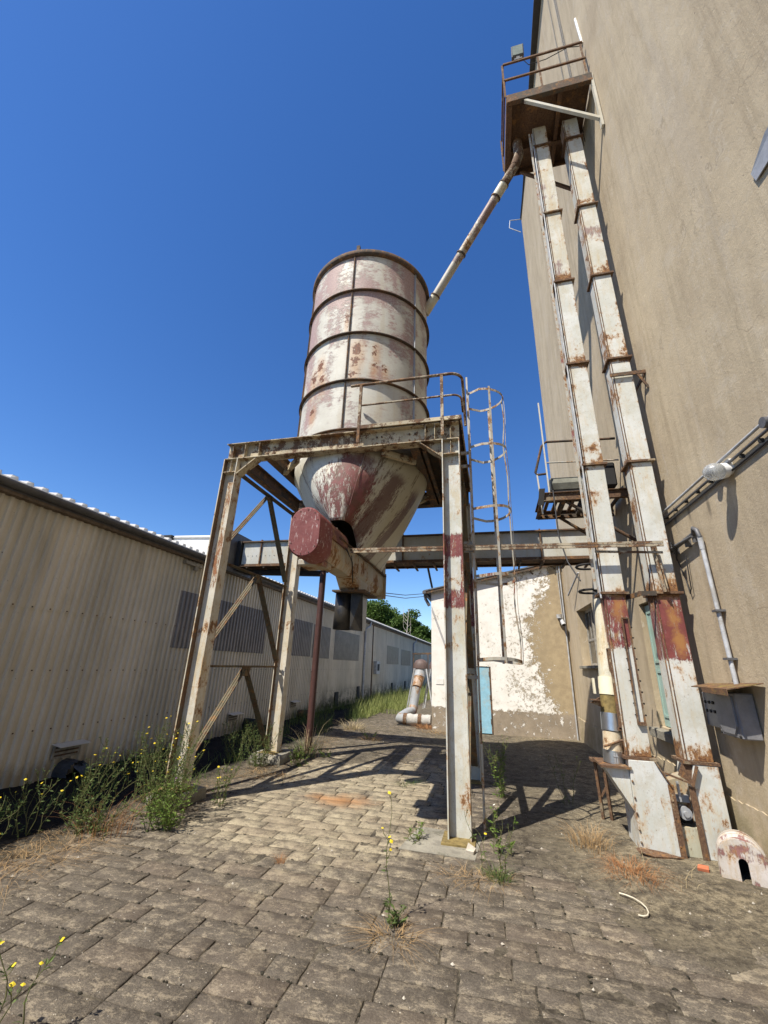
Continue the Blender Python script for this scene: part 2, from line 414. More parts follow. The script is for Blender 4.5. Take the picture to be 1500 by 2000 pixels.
# ------------------------------------------------------------------ tall rendered building
def stucco():
    n = N('grey_brown_render'); X, Y, Z = n.xyz()
    big = n.noise(.45, 5, .6, dist=.6); mid = n.noise(2.6, 6, .7, st=(1, 1, .35)); f = n.noise(45, 6, .75); tr = n.noise(11, 5, .7, dist=1.0)
    c = n.mix(n.step(big, .35, .65), (.41, .335, .23), (.47, .39, .27))
    c = n.mix(n.math('MULTIPLY', n.step(mid, .42, .7), .6), c, (.33, .265, .18))
    vs_ = n.noise(1.1, 9, .75, st=(1, 2.2, .09)); v2 = n.noise(3.4, 9, .8, st=(1, 1.6, .14)); c = n.mix(n.math('MULTIPLY', n.step(v2, .50, .60), .35), c, (.29, .235, .155)); c = n.mix(n.math('MULTIPLY', n.step(n.noise(2.2, 10, .85), .53, .60), .45), c, (.46, .40, .31))
    c = n.mix(n.math('MULTIPLY', n.step(vs_, .5, .68), .45), c, (.22, .17, .11))
    c = n.mix(n.math('MULTIPLY', n.step(vs_, .46, .36), .35), c, (.43, .37, .29))
    low = n.step(Z, .9, .2); c = n.mix(n.math('MULTIPLY', low, n.step(n.noise(4, 6, .7), .4, .6)), c, (.30, .25, .15))
    for p in ((2.17, 5.33, 3.34), (2.18, 5.0, 3.3), (2.18, 4.6, 3.22)):
        c = n.mix(n.math('MULTIPLY', n.near(p, .01, .10, (1, 2.2, .55), .02, 9), .75), c, (.13, .11, .08))
    scr = n.step(n.noise(3.2, 2, .5, st=(1, 3.2, 1), dist=2.5), .735, .745)
    c = n.mix(n.math('MULTIPLY', scr, .35), c, (.6, .55, .46))
    wv = n.t.nodes.new('ShaderNodeTexVoronoi'); wv.feature = 'DISTANCE_TO_EDGE'; wv.inputs['Scale'].default_value = .42
    dv = n.t.nodes.new('ShaderNodeVectorMath'); dv.operation = 'ADD'; n.L(n.P, dv.inputs[0]); nz = n.t.nodes.new('ShaderNodeTexNoise'); nz.inputs['Scale'].default_value = 2.2; nz.inputs['Detail'].default_value = 8; n.L(n.P, nz.inputs['Vector']); n.L(nz.outputs['Color'], dv.inputs[1]); n.L(dv.outputs[0], wv.inputs['Vector'])
    crack = n.math('MULTIPLY', n.step(wv.outputs['Distance'], .0045, .002), n.step(n.noise(.8, 3), .5, .58))
    c = n.mix(n.math('MULTIPLY', crack, .28), c, (.13, .10, .07))
    hole = n.step(n.vor(3.1, out=0), .035, .02)
    c = n.mix(n.math('MULTIPLY', hole, .7), c, (.10, .08, .06))
    h = n.math('ADD', n.math('MULTIPLY', f, .6), n.math('ADD', n.math('MULTIPLY', n.step(n.vor(5, out=0), .10, .04), -.2), n.math('MULTIPLY', n.noise(4, 4, .6), 1.2)))
    n.bump(h, .010, .8)
    return n.fin(c, .94, 0, .2)
m_stucco = stucco()
m_gutd = plain('dark_zinc', (.05, .045, .04), .6)
tb = empty('rendered_building', (4, 6, 0), 'tall windowless grey brown rendered building rising along the right side', 'building')
def wall_cells(mb, ys, zs, holes, off=0.0):
    for y0, y1 in zip(ys, ys[1:]):
        for z0, z1 in zip(zs, zs[1:]):
            if any(a <= y0 and y1 <= b and c_ <= z0 and z1 <= d for a, b, c_, d in holes): continue
            mb.add([(wx(y0) + off, y0, z0), (wx(y1) + off, y1, z0), (wx(y1) + off, y1, z1), (wx(y0) + off, y0, z1)], [(0, 3, 2, 1)])
HT = 18.35
holes = [(9.62, 11.12, 1.73, 2.97), (6.10, 6.98, .95, 2.56)]
ys = [-6, 6.10, 6.98, 9.62, 11.12, 12.35]; zs = [-.1, .95, 1.73, 2.56, 2.97, HT]
zs = [-.1, .95, 1.73, 2.56, 2.97, HT]
mb = MB(); wall_cells(mb, ys, zs, holes)
for (y0, y1, z0, z1) in holes:     # reveals
    D = .24
    for a, b in (((y0, z0), (y0, z1)), ((y0, z1), (y1, z1)), ((y1, z1), (y1, z0)), ((y1, z0), (y0, z0))):
        mb.add([(wx(a[0]), a[0], a[1]), (wx(b[0]), b[0], b[1]), (wx(b[0]) + D, b[0], b[1]), (wx(a[0]) + D, a[0], a[1])], [(0, 1, 2, 3)])
x0 = wx(12.35); x1 = wx(-6)
mb.add([(x0, 12.35, -.1), (14, 12.35, -.1), (14, 12.35, HT), (x0, 12.35, HT)], [(0, 3, 2, 1)])
mb.add([(x1, -6, -.1), (14, -6, -.1), (14, -6, HT), (x1, -6, HT)], [(0, 1, 2, 3)])
mb.add([(14, -6, -.1), (14, 12.35, -.1), (14, 12.35, HT), (14, -6, HT)], [(0, 1, 2, 3)])
mb.build('wall', m_stucco, tb)
# plinth: 15 mm proud band with a broken top edge
mb = MB(); yy = -6.0; top = []
while yy < 12.35:
    top.append((yy, .53 + .02 * math.sin(yy * 2.1) + rng.uniform(-.012, .012))); yy += .06
top.append((12.35, .53))
vs = []; fs = []
for (yy, zz) in top:
    vs += [(wx(yy) - .014, yy, -.1), (wx(yy) - .014, yy, zz), (wx(yy) + .01, yy, zz + .002)]
for i in range(len(top) - 1):
    a, b = i * 3, i * 3 + 3
    fs += [(a, a + 1, b + 1, b), (a + 1, a + 2, b + 2, b + 1)]
mb.add(vs, fs); mb.build('plinth', m_stucco, tb)
MB().box(wx(12.35) - .02, 14, -6, 12.37, HT, HT + .05).build('roof', m_gutd, tb)
mb = MB(); mb.path([(wx(12.3) - .03, 12.38, HT + .02), (wx(-6) - .03, -6, HT + .02)], .022, 8); mb.build('gutter', m_gutd, tb)
# window with broken panes
m_frame = plain('weathered_window_frame', (.30, .28, .24), .8, var=.3, sc_=15)
n = N('dark_dusty_glass'); m_glass = n.fin(n.mix(n.step(n.noise(9, 5, .7), .45, .6), (.02, .022, .024), (.11, .11, .10)), .15, 0, .6)
yw0, yw1, zw0, zw1 = holes[0]; X_ = wx(10.4) + .16
win = MB()
for a, b, c_, d in ((yw0, yw1, zw0, zw0 + .06), (yw0, yw1, zw1 - .06, zw1), (yw0, yw0 + .06, zw0 + .06, zw1 - .06), (yw1 - .06, yw1, zw0 + .06, zw1 - .06)):
    win.box(X_, X_ + .05, a, b, c_, d)
wo_ = win.build('window', m_frame, tb)
ym = (yw0 + yw1) / 2; mb = MB(); mb.box(X_ - .012, X_ + .04, ym - .035, ym + .035, zw0 + .06, zw1 - .06)
zt = zw0 + .56
for a, b in ((yw0 + .06, ym - .035), (ym + .035, yw1 - .06)): mb.box(X_, X_ + .04, a, b, zt - .025, zt + .025)
for yq in (yw0 + .4, yw1 - .4): mb.box(X_, X_ + .035, yq - .012, yq + .012, zt + .025, zw1 - .06)
mb.build('sash_bar', m_frame, wo_)
for a, b in ((yw0 + .06, ym - .035), (ym + .035, yw1 - .06)):
    for c_, d in ((zw0 + .06, zt - .025), (zt + .025, zw1 - .06)):
        MB().box(X_ + .018, X_ + .024, a, b, c_, d).build('pane', m_glass, wo_)
MB().box(X_ + .3, X_ + .31, yw0 - .3, yw1 + .3, zw0 - .3, zw1 + .3).build('dark_interior', m_dark, tb)
MB().box(wx(10.4) - .09, X_, yw0 - .06, yw1 + .06, zw0 - .06, zw0 - .001).build('window_sill', m_conc, tb, bevel=.006)
# turquoise door in the wall behind the trunks
m_turq = paint('turquoise_paint', base=(.33, .47, .43), rust=.2, red=0)
yd0, yd1, zd0, zd1 = holes[1]; X_ = wx(6.5) + .05
dr = MB().box(X_, X_ + .04, yd0 + .03, yd1 - .03, zd0 + .01, zd1 - .03).build('door', m_turq, tb)
mb = MB()
for a, b, c_, d in ((yd0 + .08, yd1 - .08, zd0 + .12, zd0 + .7), (yd0 + .08, yd1 - .08, zd0 + .8, zd1 - .12)):
    for q in ((a, b, c_, c_ + .03), (a, b, d - .03, d), (a, a + .03, c_ + .03, d - .03), (b - .03, b, c_ + .03, d - .03)): mb.box(X_ - .012, X_ - .001, *q)
mb.build('door_moulding', m_turq, dr)
MB().box(wx(6.5) - .12, wx(6.5) + .05, 6.0, 7.08, .82, .93).build('doorstep', m_conc, tb, bevel=.008)
# things fixed at the roof edge and antenna etc
mb = MB(); mb.path([(wx(12.2) - .05, 12.2, HT - .2), (wx(12.2) - .45, 12.2, HT - .15), (wx(12.2) - .5, 12.2, HT - .55), (wx(12.2) - .1, 12.2, HT - .9)], .018, 6)
tag(mb.build('wall_bracket', m_galv), 'small bent pale metal bracket at the far top corner of the tall building', 'bracket')
mb = MB(); mb.path([(.99, 6.0, 24.0), (.99, 6.05, 12), (.97, 6.1, 9.5)], .006, 5)
mb = MB(); mb.path([(2.16, 4.93, 13.38), (2.17, 4.90, 12.45)], .025, 6)
tag(mb.build('steel_bar', plain('white_bar', (.7, .7, .66), .5)), 'short white bar slanting up the wall above the high platform', 'bar')
for k, yo in enumerate((5.55, 5.62, 5.95)):
    mb = MB(); mb.path([(wx(yo) - .03, yo, 10.8), (wx(yo) - .03, yo + .02, HT + .05)], .007, 5)
    tag(mb.build('wall_cable', m_cable), ['thin dark cable running up the wall, nearest of three above the platform', 'thin dark cable running up the wall, middle of three above the platform', 'thin dark cable running up the wall, farthest of three above the platform'][k], 'cable', 'cables above the high platform')

# ------------------------------------------------------------------ metal shed on the left
def siding():
    n = N('cream_ribbed_sheet'); X, Y, Z = n.xyz()
    a = n.noise(1.2, 5, .6); b = n.noise(5, 6, .7, st=(1, 1, .1)); sh = n.noise(.9, 1, .5, st=(0.01, 1.0, .01))
    c = n.mix(n.step(a, .35, .65), (.58, .53, .43), (.66, .605, .50))
    c = n.mix(n.math('MULTIPLY', n.step(sh, .4, .6), .35), c, (.36, .345, .29))
    c = n.mix(n.math('MULTIPLY', n.step(b, .5, .75), .45), c, (.27, .235, .16))
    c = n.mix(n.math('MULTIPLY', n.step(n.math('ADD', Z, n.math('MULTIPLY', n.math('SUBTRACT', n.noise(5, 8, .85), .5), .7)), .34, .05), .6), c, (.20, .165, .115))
    c = n.mix(n.math('MULTIPLY', n.step(n.noise(2.4, 8, .8, st=(1, 1.5, .08)), .54, .62), .35), c, (.33, .27, .18))
    c = n.mix(n.math('MULTIPLY', n.step(n.noise(21, 3, .8), .70, .72), .8), c, (.1, .07, .045))
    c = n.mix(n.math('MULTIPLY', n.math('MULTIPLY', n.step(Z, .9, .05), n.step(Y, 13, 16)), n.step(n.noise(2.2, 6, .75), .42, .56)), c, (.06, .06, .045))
    n.bump(n.noise(30, 4, .6), .001); return n.fin(c, .5, 0, .35)
m_sid = siding()
m_panel = plain('grey_translucent_panel', (.185, .165, .155), .35, var=.2, sc_=2.5)
m_gut = plain('grey_zinc_gutter', (.12, .12, .125), .55, .3)
m_roofw = plain('pale_roof_sheet', (.72, .71, .68), .45, var=.08)
_t = m_roofw.node_tree; _tr = _t.nodes.new('ShaderNodeBsdfTranslucent'); _tr.inputs[0].default_value = (.75, .75, .72, 1); _mx = _t.nodes.new('ShaderNodeMixShader'); _mx.inputs[0].default_value = .35
_p = [q for q in _t.nodes if q.type == 'BSDF_PRINCIPLED'][0]; _o = [q for q in _t.nodes if q.type == 'OUTPUT_MATERIAL'][0]; _t.links.new(_p.outputs[0], _mx.inputs[1]); _t.links.new(_tr.outputs[0], _mx.inputs[2]); _t.links.new(_mx.outputs[0], _o.inputs[0])
shed = empty('metal_shed', (-9, 20, 0), 'long cream ribbed metal shed in shade along the left side of the yard', 'building')
PX = -6.0; PITCH = .125
def ribbed(y0, nr, z0, z1, off=0.0, depth=.028):
    mb = MB(); ys_ = []
    for k in range(nr):
        b = y0 + k * PITCH
        ys_ += [(b, 0), (b + .060, 0), (b + .074, depth), (b + .111, depth)]
    ys_.append((y0 + nr * PITCH, 0))
    vs = [(PX + off + d, yy, z) for z in (z0, z1) for (yy, d) in ys_]
    m_ = len(ys_); mb.add(vs, [(i, i + 1, m_ + i + 1, m_ + i) for i in range(m_ - 1)])
    return mb
y = -3.0; k = 0
while y < 44:
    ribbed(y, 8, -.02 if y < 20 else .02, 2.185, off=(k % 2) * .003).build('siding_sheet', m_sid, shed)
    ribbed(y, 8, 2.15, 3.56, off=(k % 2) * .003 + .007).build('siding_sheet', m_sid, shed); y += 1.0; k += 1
def wpan(y0, y1, z0=1.77, z1=2.86):
    a = -3 + round((y0 + 3) / PITCH) * PITCH; n_ = int(round((y1 - a) / PITCH))
    ribbed(a, n_, z0, z1, off=.018).build('translucent_panel', m_panel, shed)
wpan(7.1, 10.6); wpan(11.7, 13.8); wpan(13.9, 15.45, 1.74, 2.84); wpan(16.0, 19.25, 1.72, 2.84); wpan(24.7, 28.0, 1.65, 2.66); wpan(28.8, 32.2, 1.6, 2.6); wpan(33.8, 37, 1.6, 2.6)
mb = MB(); k = 0
y = -2.95
while y < 24:
    for z in (1.37, 2.17, .62): mb.box(PX + .027, PX + .036, y + .085 - .008, y + .085 + .008, z - .008, z + .008)
    y += PITCH * 2
o = mb.build('screws', m_darkrust, shed); o['kind'] = 'stuff'
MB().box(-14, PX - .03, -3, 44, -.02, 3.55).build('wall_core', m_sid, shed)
MB().box(PX + .105, PX + .125, -3, 44, 3.531, 3.66).build('fascia_board', m_gut, shed)
# eave board, gutter, roof
MB().box(PX - .02, PX + .13, -3, 44, 3.49, 3.53).build('eave_board', plain('old_eave_board', (.16, .12, .085), .9, var=.3), shed)
mb = MB()
pr = [(math.cos(t) * .075, math.sin(t) * .075) for t in [math.pi + math.pi * k / 8 for k in range(9)]] + [(math.cos(t) * .066, math.sin(t) * .066) for t in [2 * math.pi - math.pi * k / 8 for k in range(9)]]
yy = -3.0
while yy < 44: mb.ext([(u, v) for u, v in pr], (PX + .19, yy, 3.625), (PX + .19, min(44, yy + 2.995), 3.625), smooth=True); yy += 3.0
mb.build('gutter', m_gut, shed)
mb = MB(); ys_ = []
for k in range(int(47 / .2)):
    b = -3 + k * .2; ys_ += [(b, 0), (b + .1, 0), (b + .115, .045), (b + .185, .045)]
m_ = len(ys_)
vs = [(PX + .20, yy, 3.66 + d) for yy, d in ys_] + [(-11, yy, 4.25 + d) for yy, d in ys_] + [(PX + .20, yy, 3.652 + d) for yy, d in ys_]
mb.add(vs, [(i, i + 1, m_ + i + 1, m_ + i) for i in range(m_ - 1)] + [(2 * m_ + i, 2 * m_ + i + 1, i + 1, i) for i in range(m_ - 1)])
mb.build('roof', m_roofw, shed)
for yy, dz in ((20.0, 0), (33.2, 0)):
    mb = MB(); mb.path([(PX + .19, yy + .5, 3.55), (PX + .19, yy + .4, 3.35), (PX + .09, yy, 3.2), (PX + .09, yy, .1)], .055, 8); mb.build('downpipe', m_pvc, shed)
mb = MB(); mb.box(PX + .02, PX + .06, 21.55, 21.62, 0, 3.5); mb.build('joint_strip', m_darkrust, shed)
b_ = MB().box(PX + .04, PX + .2, 21.9, 22.6, 1.15, 1.75).build('meter_box', m_pvc, shed)
MB().box(PX + .2, PX + .21, 22.05, 22.45, 1.3, 1.62).build('meter_window', m_dark, b_)
# low vents along the foot
def vent(y0, w_, z0, zt):
    e = MB(); e.box(PX + .032, PX + .045, y0, y0 + w_, z0, zt)
    v_ = e.build('vent', m_frame, shed)
    MB().poly([(PX + .03, y0 - .03, zt + .03), (PX + .2, y0 - .03, zt), (PX + .2, y0 + w_ + .03, zt), (PX + .03, y0 + w_ + .03, zt + .03)], .006).build('vent_hood', m_sid, v_)
    mb = MB()
    for q in range(3): mb.box(PX + .046, PX + .052, y0 + .03, y0 + w_ - .03, z0 + .03 + q * .05, z0 + .05 + q * .05)
    mb.build('louvre', m_darkrust, v_)
vent(5.25, .42, .22, .38); vent(9.4, .4, .25, .4); vent(12.6, .4, .3, .45)
for (yy, zz) in ((16.4, .25), (19.2, .35), (26, .3), (30, .3), (34, .3)):
    MB().box(PX + .03, PX + .07, yy, yy + .35, zz - .2, zz + .3).build('vent_opening', m_dark, shed)
# hose bib and hook seen through the frame
mb = MB(); mb.path([(PX + .03, 7.95, 1.22), (PX + .10, 7.95, 1.22), (PX + .10, 7.95, .95)], .018, 6); mb.tube((PX + .1, 7.9, 1.2), (PX + .1, 8.0, 1.2), .03, 8)
tag(mb.build('tap', m_galv), 'small grey tap on the shed wall below the braces', 'tap')
mb = MB(); mb.path([(PX + .03, 14.0, 1.3), (PX + .09, 14, 1.3), (PX + .09, 14, .95)], .03, 6)
tag(mb.build('wall_hook', m_dark), 'dark hook on the shed wall behind the thin brown pole', 'hook')
mb = MB(); mb.box(PX + .03, PX + .12, 7.0, 7.5, 3.38, 3.44); mb.box(PX + .05, PX + .11, 7.3, 7.4, 3.30, 3.38)
tag(mb.build('eave_lamp', m_frame), 'small old lamp fixture tucked under the shed eave', 'lamp')
# broken black duct at the foot
mb = MB()
for k in range(10):
    t0 = R(-10 + 20 * k); t1 = R(-10 + 20 * (k + 1)); c_ = (PX + .03, 5.5, .03); r_ = .17
    for xx in (0,):
        mb.add([(c_[0], c_[1] - r_ * math.cos(t0), c_[2] + r_ * math.sin(t0)), (c_[0] + .24 + .03 * rng.random(), c_[1] - r_ * .9 * math.cos(t0), c_[2] + r_ * .9 * math.sin(t0)),
                (c_[0] + .22, c_[1] - r_ * .9 * math.cos(t1), c_[2] + r_ * .9 * math.sin(t1)), (c_[0], c_[1] - r_ * math.cos(t1), c_[2] + r_ * math.sin(t1))], [(0, 1, 2, 3)])
mb.poly([(PX + .26, 5.42, .13), (PX + .38, 5.5, .02), (PX + .36, 5.68, .07), (PX + .22, 5.6, .17)], .006)
mb.poly([(PX + .15, 5.5, .2), (PX + .3, 5.52, .16), (PX + .28, 5.62, .06)], .006)
tag(mb.build('broken_duct', plain('black_plastic_sheet', (.05, .055, .06), .35, var=.3)), 'broken black plastic duct end poking out at the foot of the shed', 'duct')
mb = MB(); mb.tube((PX + .0, 10.2, .13), (PX + .3, 10.2, .12), .13, 14)
tag(mb.build('drain_stub', m_dark), 'short dark pipe stub at the shed foot behind the second leg', 'pipe')
mb = MB(); mb.tube((PX + .15, 13.0, .12), (PX + .5, 13.0, .12), .11, 14)
tag(mb.build('pipe_stub', m_darkrust), 'brown pipe stub lying by the shed foot left of the brown pole', 'pipe')
mb = MB()
for k in range(5):
    a, b, c_ = [(-4.9 + rng.uniform(-.12, .12), 6.6 + rng.uniform(-.1, .1), rng.uniform(0, .16)) for _ in range(3)]
    mb.poly([a, b, c_], .01)
tag(mb.build('plastic_scrap', plain('orange_plastic', (.75, .13, .03), .5)), 'crumpled orange plastic scrap behind the nearest left leg', 'scrap')

# white roof housing where the bridge enters the shed
rh = empty('roof_housing', (-6.9, 8.4, 3.8), 'white sheet metal housing on the shed roof at the end of the bridge', 'housing')
m_wsheet = plain('white_roof_housing_sheet', (.72, .71, .67), .5, var=.05, sc_=1)
xs_ = [-10.5, -8.4, -7.0, -5.72]; zt_ = [4.42, 4.40, 4.37, 4.33]
for i in range(3):
    xa, xb = xs_[i] + (.006 if i else 0), xs_[i + 1]; za, zb = zt_[i], zt_[i + 1]
    mb = MB(); mb.poly([(xa, 8.0, 3.6), (xb, 8.0, 3.6), (xb, 8.0, zb - .13), (xa, 8.0, za - .13)], .02); mb.build('side_panel', m_wsheet, rh)
    mb = MB(); mb.poly([(xa, 7.96, za - .125), (xb, 7.96, zb - .125), (xb, 8.25, zb), (xa, 8.25, za)], .02); mb.poly([(xa, 8.26, za), (xb, 8.26, zb), (xb, 8.9, zb), (xa, 8.9, za)], .02); mb.build('top_panel', m_wsheet, rh)
MB().box(-5.72, -5.62, 7.95, 8.95, 3.45, 4.36).build('end_flange', m_gut, rh)
MB().box(-7.45, -7.2, 7.9, 8.0, 4.2, 4.3).build('clip', m_dark, rh)

# ------------------------------------------------------------------ conveyor bridge
br = empty('conveyor_bridge', (-2, 8.5, 3.6), 'grey sheet metal conveyor bridge spanning from the shed roof to the tall building', 'conveyor')
m_bridge = paint('bridge_grey_paint', base=(.50, .50, .46), rust=.28, red=.0, stain=.6)
XB = [-5.5, -5.02, -3.2, -1.72, -.35, 1.0, wx(8.3) - .01]
for a, b in zip(XB, XB[1:]):
    MB().box(a + .015, b - .015, 8.28, 8.30, 3.64, 4.14).build('side_panel', m_bridge, br)
    MB().box(a + .015, b - .015, 8.78, 8.80, 3.64, 4.14).build('side_panel', m_bridge, br)
for a in XB[1:-1]: MB().box(a - .012, a + .012, 8.24, 8.84, 3.58, 4.2).build('joint_flange', m_trunk_flange, br)
MB().box(XB[0], XB[-1], 8.22, 8.86, 4.142, 4.17).build('top_sheet', m_darkrust, br)
mb = MB()
mb.ext(Lp(.07, .008), (XB[0], 8.26, 3.57), (XB[-1], 8.26, 3.57)); mb.ext(Lp(.07, .008), (XB[0], 8.76, 3.57), (XB[-1], 8.76, 3.57))
mb.build('bottom_chord', m_trunk_flange, br)
MB().box(XB[0], XB[-1], 8.33, 8.76, 3.60, 3.62).build('bottom_sheet', m_darkrust, br)
x = XB[0] + .2
while x < XB[-1] - .1: MB().box(x, x + .035, 8.2, 8.88, 3.535, 3.565).build('cross_slat', m_darkrust, br); x += .42
mb = MB(); x = XB[0] + .05
while x < XB[-1]:
    for z in (3.83,): mb.box(x - .006, x + .006, 8.272, 8.28, z - .006, z + .006)
    x += .11
o = mb.build('rivets', m_dark, br); o['kind'] = 'stuff'
MB().box(-5.6, -5.5, 8.2, 8.86, 3.5, 4.18).build('end_hood', m_dark, br)
mb = MB(); mb.bar((-5.4, 8.5, 3.5), (-3.6, 8.5, 3.44), .16, .1); mb.build('support_beam', m_dark, br)
pole = MB(); pole.tube((-3.53, 8.45, -.02), (-3.53, 8.45, 3.54), .068, 16); pole.tube((-3.53, 8.45, -.01), (-3.53, 8.45, .012), .1, 16)
tag(pole.build('support_pole', m_pole), 'slender brown steel pole standing under the conveyor bridge', 'pole')
mb = MB(); mb.path([(-1.62, 10.9, 4.3), (-1.6, 11.9, 3.72)], .03, 6)
tag(mb.build('stay_rod', m_dark), 'dark rod slanting from the bridge down to the white building roof', 'rod')

# ------------------------------------------------------------------ whitewashed building at the end
def whitewash():
    n = N('peeling_whitewash'); X, Y, Z = n.xyz()
    e = n.math('ADD', X, n.math('MULTIPLY', n.math('SUBTRACT', n.noise(1.5, 9, .8), .5), 1.9))
    zz = n.math('MULTIPLY', n.math('SUBTRACT', Z, 2.4), n.math('SUBTRACT', Z, 2.4)); e = n.math('SUBTRACT', e, n.math('MULTIPLY', zz, .16)); e = n.math('ADD', e, n.math('MULTIPLY', n.math('SUBTRACT', n.noise(6, 10, .9), .5), 2.0))
    plasterm = n.step(e, .98, 1.02)
    chips = n.step(n.math('ADD', n.math('MULTIPLY', n.noise(13, 9, .85), .75), n.math('ADD', n.math('MULTIPLY', n.noise(1.5, 3, .6), .25), n.step(X, -1.2, 1.2, -.045, .012))), .545, .56)
    low = n.step(n.math('ADD', Z, n.math('MULTIPLY', n.math('SUBTRACT', n.noise(7, 6, .8), .5), .35)), .60, .57)
    gone = n.math('MAXIMUM', n.math('MAXIMUM', plasterm, n.math('MULTIPLY', chips, .8)), low)
    keep = n.math('MULTIPLY', low, n.step(n.noise(8, 7, .8), .58, .6)); gone = n.math('SUBTRACT', gone, keep, True)
    wcol = n.mix(n.step(n.noise(3, 5, .7), .35, .7), (.86, .835, .78), (.76, .73, .66))
    pcol = n.mix(n.step(n.noise(6, 6, .7), .35, .65), (.42, .335, .21), (.33, .26, .165))
    dado = n.mix(n.step(n.noise(5, 6, .7), .35, .65), (.26, .215, .16), (.34, .28, .21))
    c = n.mix(gone, wcol, n.mix(low, pcol, dado))
    n.bump(n.math('ADD', n.math('MULTIPLY', gone, -1.0), n.math('MULTIPLY', n.noise(30, 5, .7), .5)), .006)
    return n.fin(c, .93, 0, .2)
m_wash = whitewash()
wb = empty('whitewashed_building', (0, 14, 0), 'low whitewashed building with peeling plaster and sloping roof at the end of the yard', 'building')
YF = 12.3; XL = -1.68; XR = wx(12.3) - .003
def rz(x): return 3.68 + (x - XL) * (4.47 - 3.68) / (XR - XL)
mb = MB()
dx0, dx1, dz = -.67, -.09, 1.65
for (a, b, c_) in ((XL, dx0, 0), (dx0, dx1, dz), (dx1, XR, 0)):
    mb.add([(a, YF, c_ - .02 if c_ == 0 else c_), (b, YF, c_ - .02 if c_ == 0 else c_), (b, YF, rz(b)), (a, YF, rz(a))], [(0, 1, 2, 3)])
mb.add([(XL, YF, -.02), (XL, 24, -.02), (XL, 24, rz(XL)), (XL, YF, rz(XL))], [(0, 3, 2, 1)])
mb.add([(dx0, YF, 0), (dx0, YF + .15, 0), (dx0, YF + .15, dz), (dx0, YF, dz)], [(0, 3, 2, 1)])
mb.add([(dx1, YF, 0), (dx1, YF + .15, 0), (dx1, YF + .15, dz), (dx1, YF, dz)], [(0, 1, 2, 3)])
mb.add([(dx0, YF, dz), (dx1, YF, dz), (dx1, YF + .15, dz), (dx0, YF + .15, dz)], [(0, 1, 2, 3)])
mb.build('wall', m_wash, wb)
MB().box(dx1 + .02, XR, YF - .014, YF - .001, -.02, .575).build('plinth', m_wash, wb)
m_rooftar = plain('grey_roofing_felt', (.12, .125, .13), .7)
mb = MB(); mb.poly([(XL - .2, YF - .13, rz(XL - .2) + .04), (XR + .0, YF - .13, rz(XR) + .04), (XR + .0, 24, rz(XR) + .04), (XL - .2, 24, rz(XL - .2) + .04)], .035)
mb.build('roof', m_rooftar, wb)
mb = MB(); mb.bar((XL - .15, YF - .10, rz(XL - .15) - .02), (XR, YF - .10, rz(XR) - .02), .03, .07); mb.build('verge_board', m_darkrust, wb)
mb = MB(); mb.path([(XL - .19, YF - .15, rz(XL) - .05), (XL - .19, 24, rz(XL) - .05)], .055, 10); mb.path([(XL - .19, YF + .02, rz(XL) - .1), (XL - .17, YF + .02, rz(XL) - .22), (XL - .06, YF + .02, rz(XL) - .42)], .045, 8); mb.build('gutter', m_gut, wb)
mb = MB()
for xx in (.25, 1.1, 1.7): mb.bar((xx, YF - .12, rz(xx) - .06), (xx + .1, YF + .0, rz(xx) - .14), .03, .03)
mb.build('rafter_end', m_darkrust, wb)
m_bluedoor = plain('sky_blue_door_paint', (.27, .50, .62), .6, var=.12, dirt=(.36, .45, .45))
d_ = MB().box(dx0 + .02, dx1 - .045, YF + .02, YF + .06, .03, dz - .02).build('door', m_bluedoor, wb)
mb = MB()
for z in (.25, .82, 1.4): mb.box(dx1 - .06, dx1 - .02, YF + .0, YF + .02, z, z + .12)
mb.build('hinge', m_darkrust, d_)
MB().box(dx1 - .045, dx1 - .001, YF + .01, YF + .1, 0, dz - .001).build('door_frame', m_darkrust, wb)
MB().box(dx0 + .001, dx1 - .05, YF + .12, YF + .14, 0, dz - .001).build('dark_interior', m_dark, wb)
MB().box(-1.56, -1.35, YF - .012, YF - .002, 1.15, 1.30).build('notice_plate', plain('white_notice', (.78, .77, .72), .6, var=.04), wb)
mb = MB(); mb.path([(1.90, YF - .04, 4.4), (1.90, YF - .04, .02)], .018, 6); mb.path([(1.84, YF - .03, 4.35), (1.86, YF - .03, 2.7)], .01, 6)
tag(mb.build('conduit', m_pvc), 'thin white conduit running down the corner beside the tall building', 'conduit')
sco = empty('wall_lamp', (1.78, YF, 2.85), 'small white lamp with black lens on the peeling wall near the corner', 'lamp')
mb = MB(); mb.tube((1.76, YF - .12, 2.92), (1.76, YF - .12, 3.02), .07, 12); mb.box(1.73, 1.79, YF - .08, YF, 2.9, 2.98); mb.build('housing', m_pvc, sco)
mb = MB(); mb.tube((1.8, YF - .1, 2.9), (1.84, YF - .2, 2.74), .045, 10, r2=.06); mb.build('lens', m_pvc, sco)
mb = MB(); mb.tube((1.841, YF - .203, 2.736), (1.842, YF - .206, 2.731), .045, 10); mb.build('glass', m_dark, sco)
mb = MB(); mb.path([(1.86, 11.1, 3.35), (2.0, 10.3, 3.75)], .022, 6)
tag(mb.build('wall_strut', m_pvc), 'short pale diagonal strut from the tall wall under the bridge end', 'strut')
mb = MB(); mb.path([(-2.0 + .06, 7.3, 2.82), (-1.9, 9.5, 3.12), (-1.82, 12.1, 3.58)], .008, 5)
tag(mb.build('power_wire', m_cable), 'thin black wire, upper of two from the screw conveyor to the white building', 'wire', 'wires behind the conveyor')
mb = MB(); mb.path([(-2.0 + .06, 7.3, 2.78), (-1.9, 9.5, 3.05), (-1.82, 12.1, 3.50)], .008, 5)
tag(mb.build('power_wire', m_cable), 'thin black wire, lower of two from the screw conveyor to the white building', 'wire', 'wires behind the conveyor')

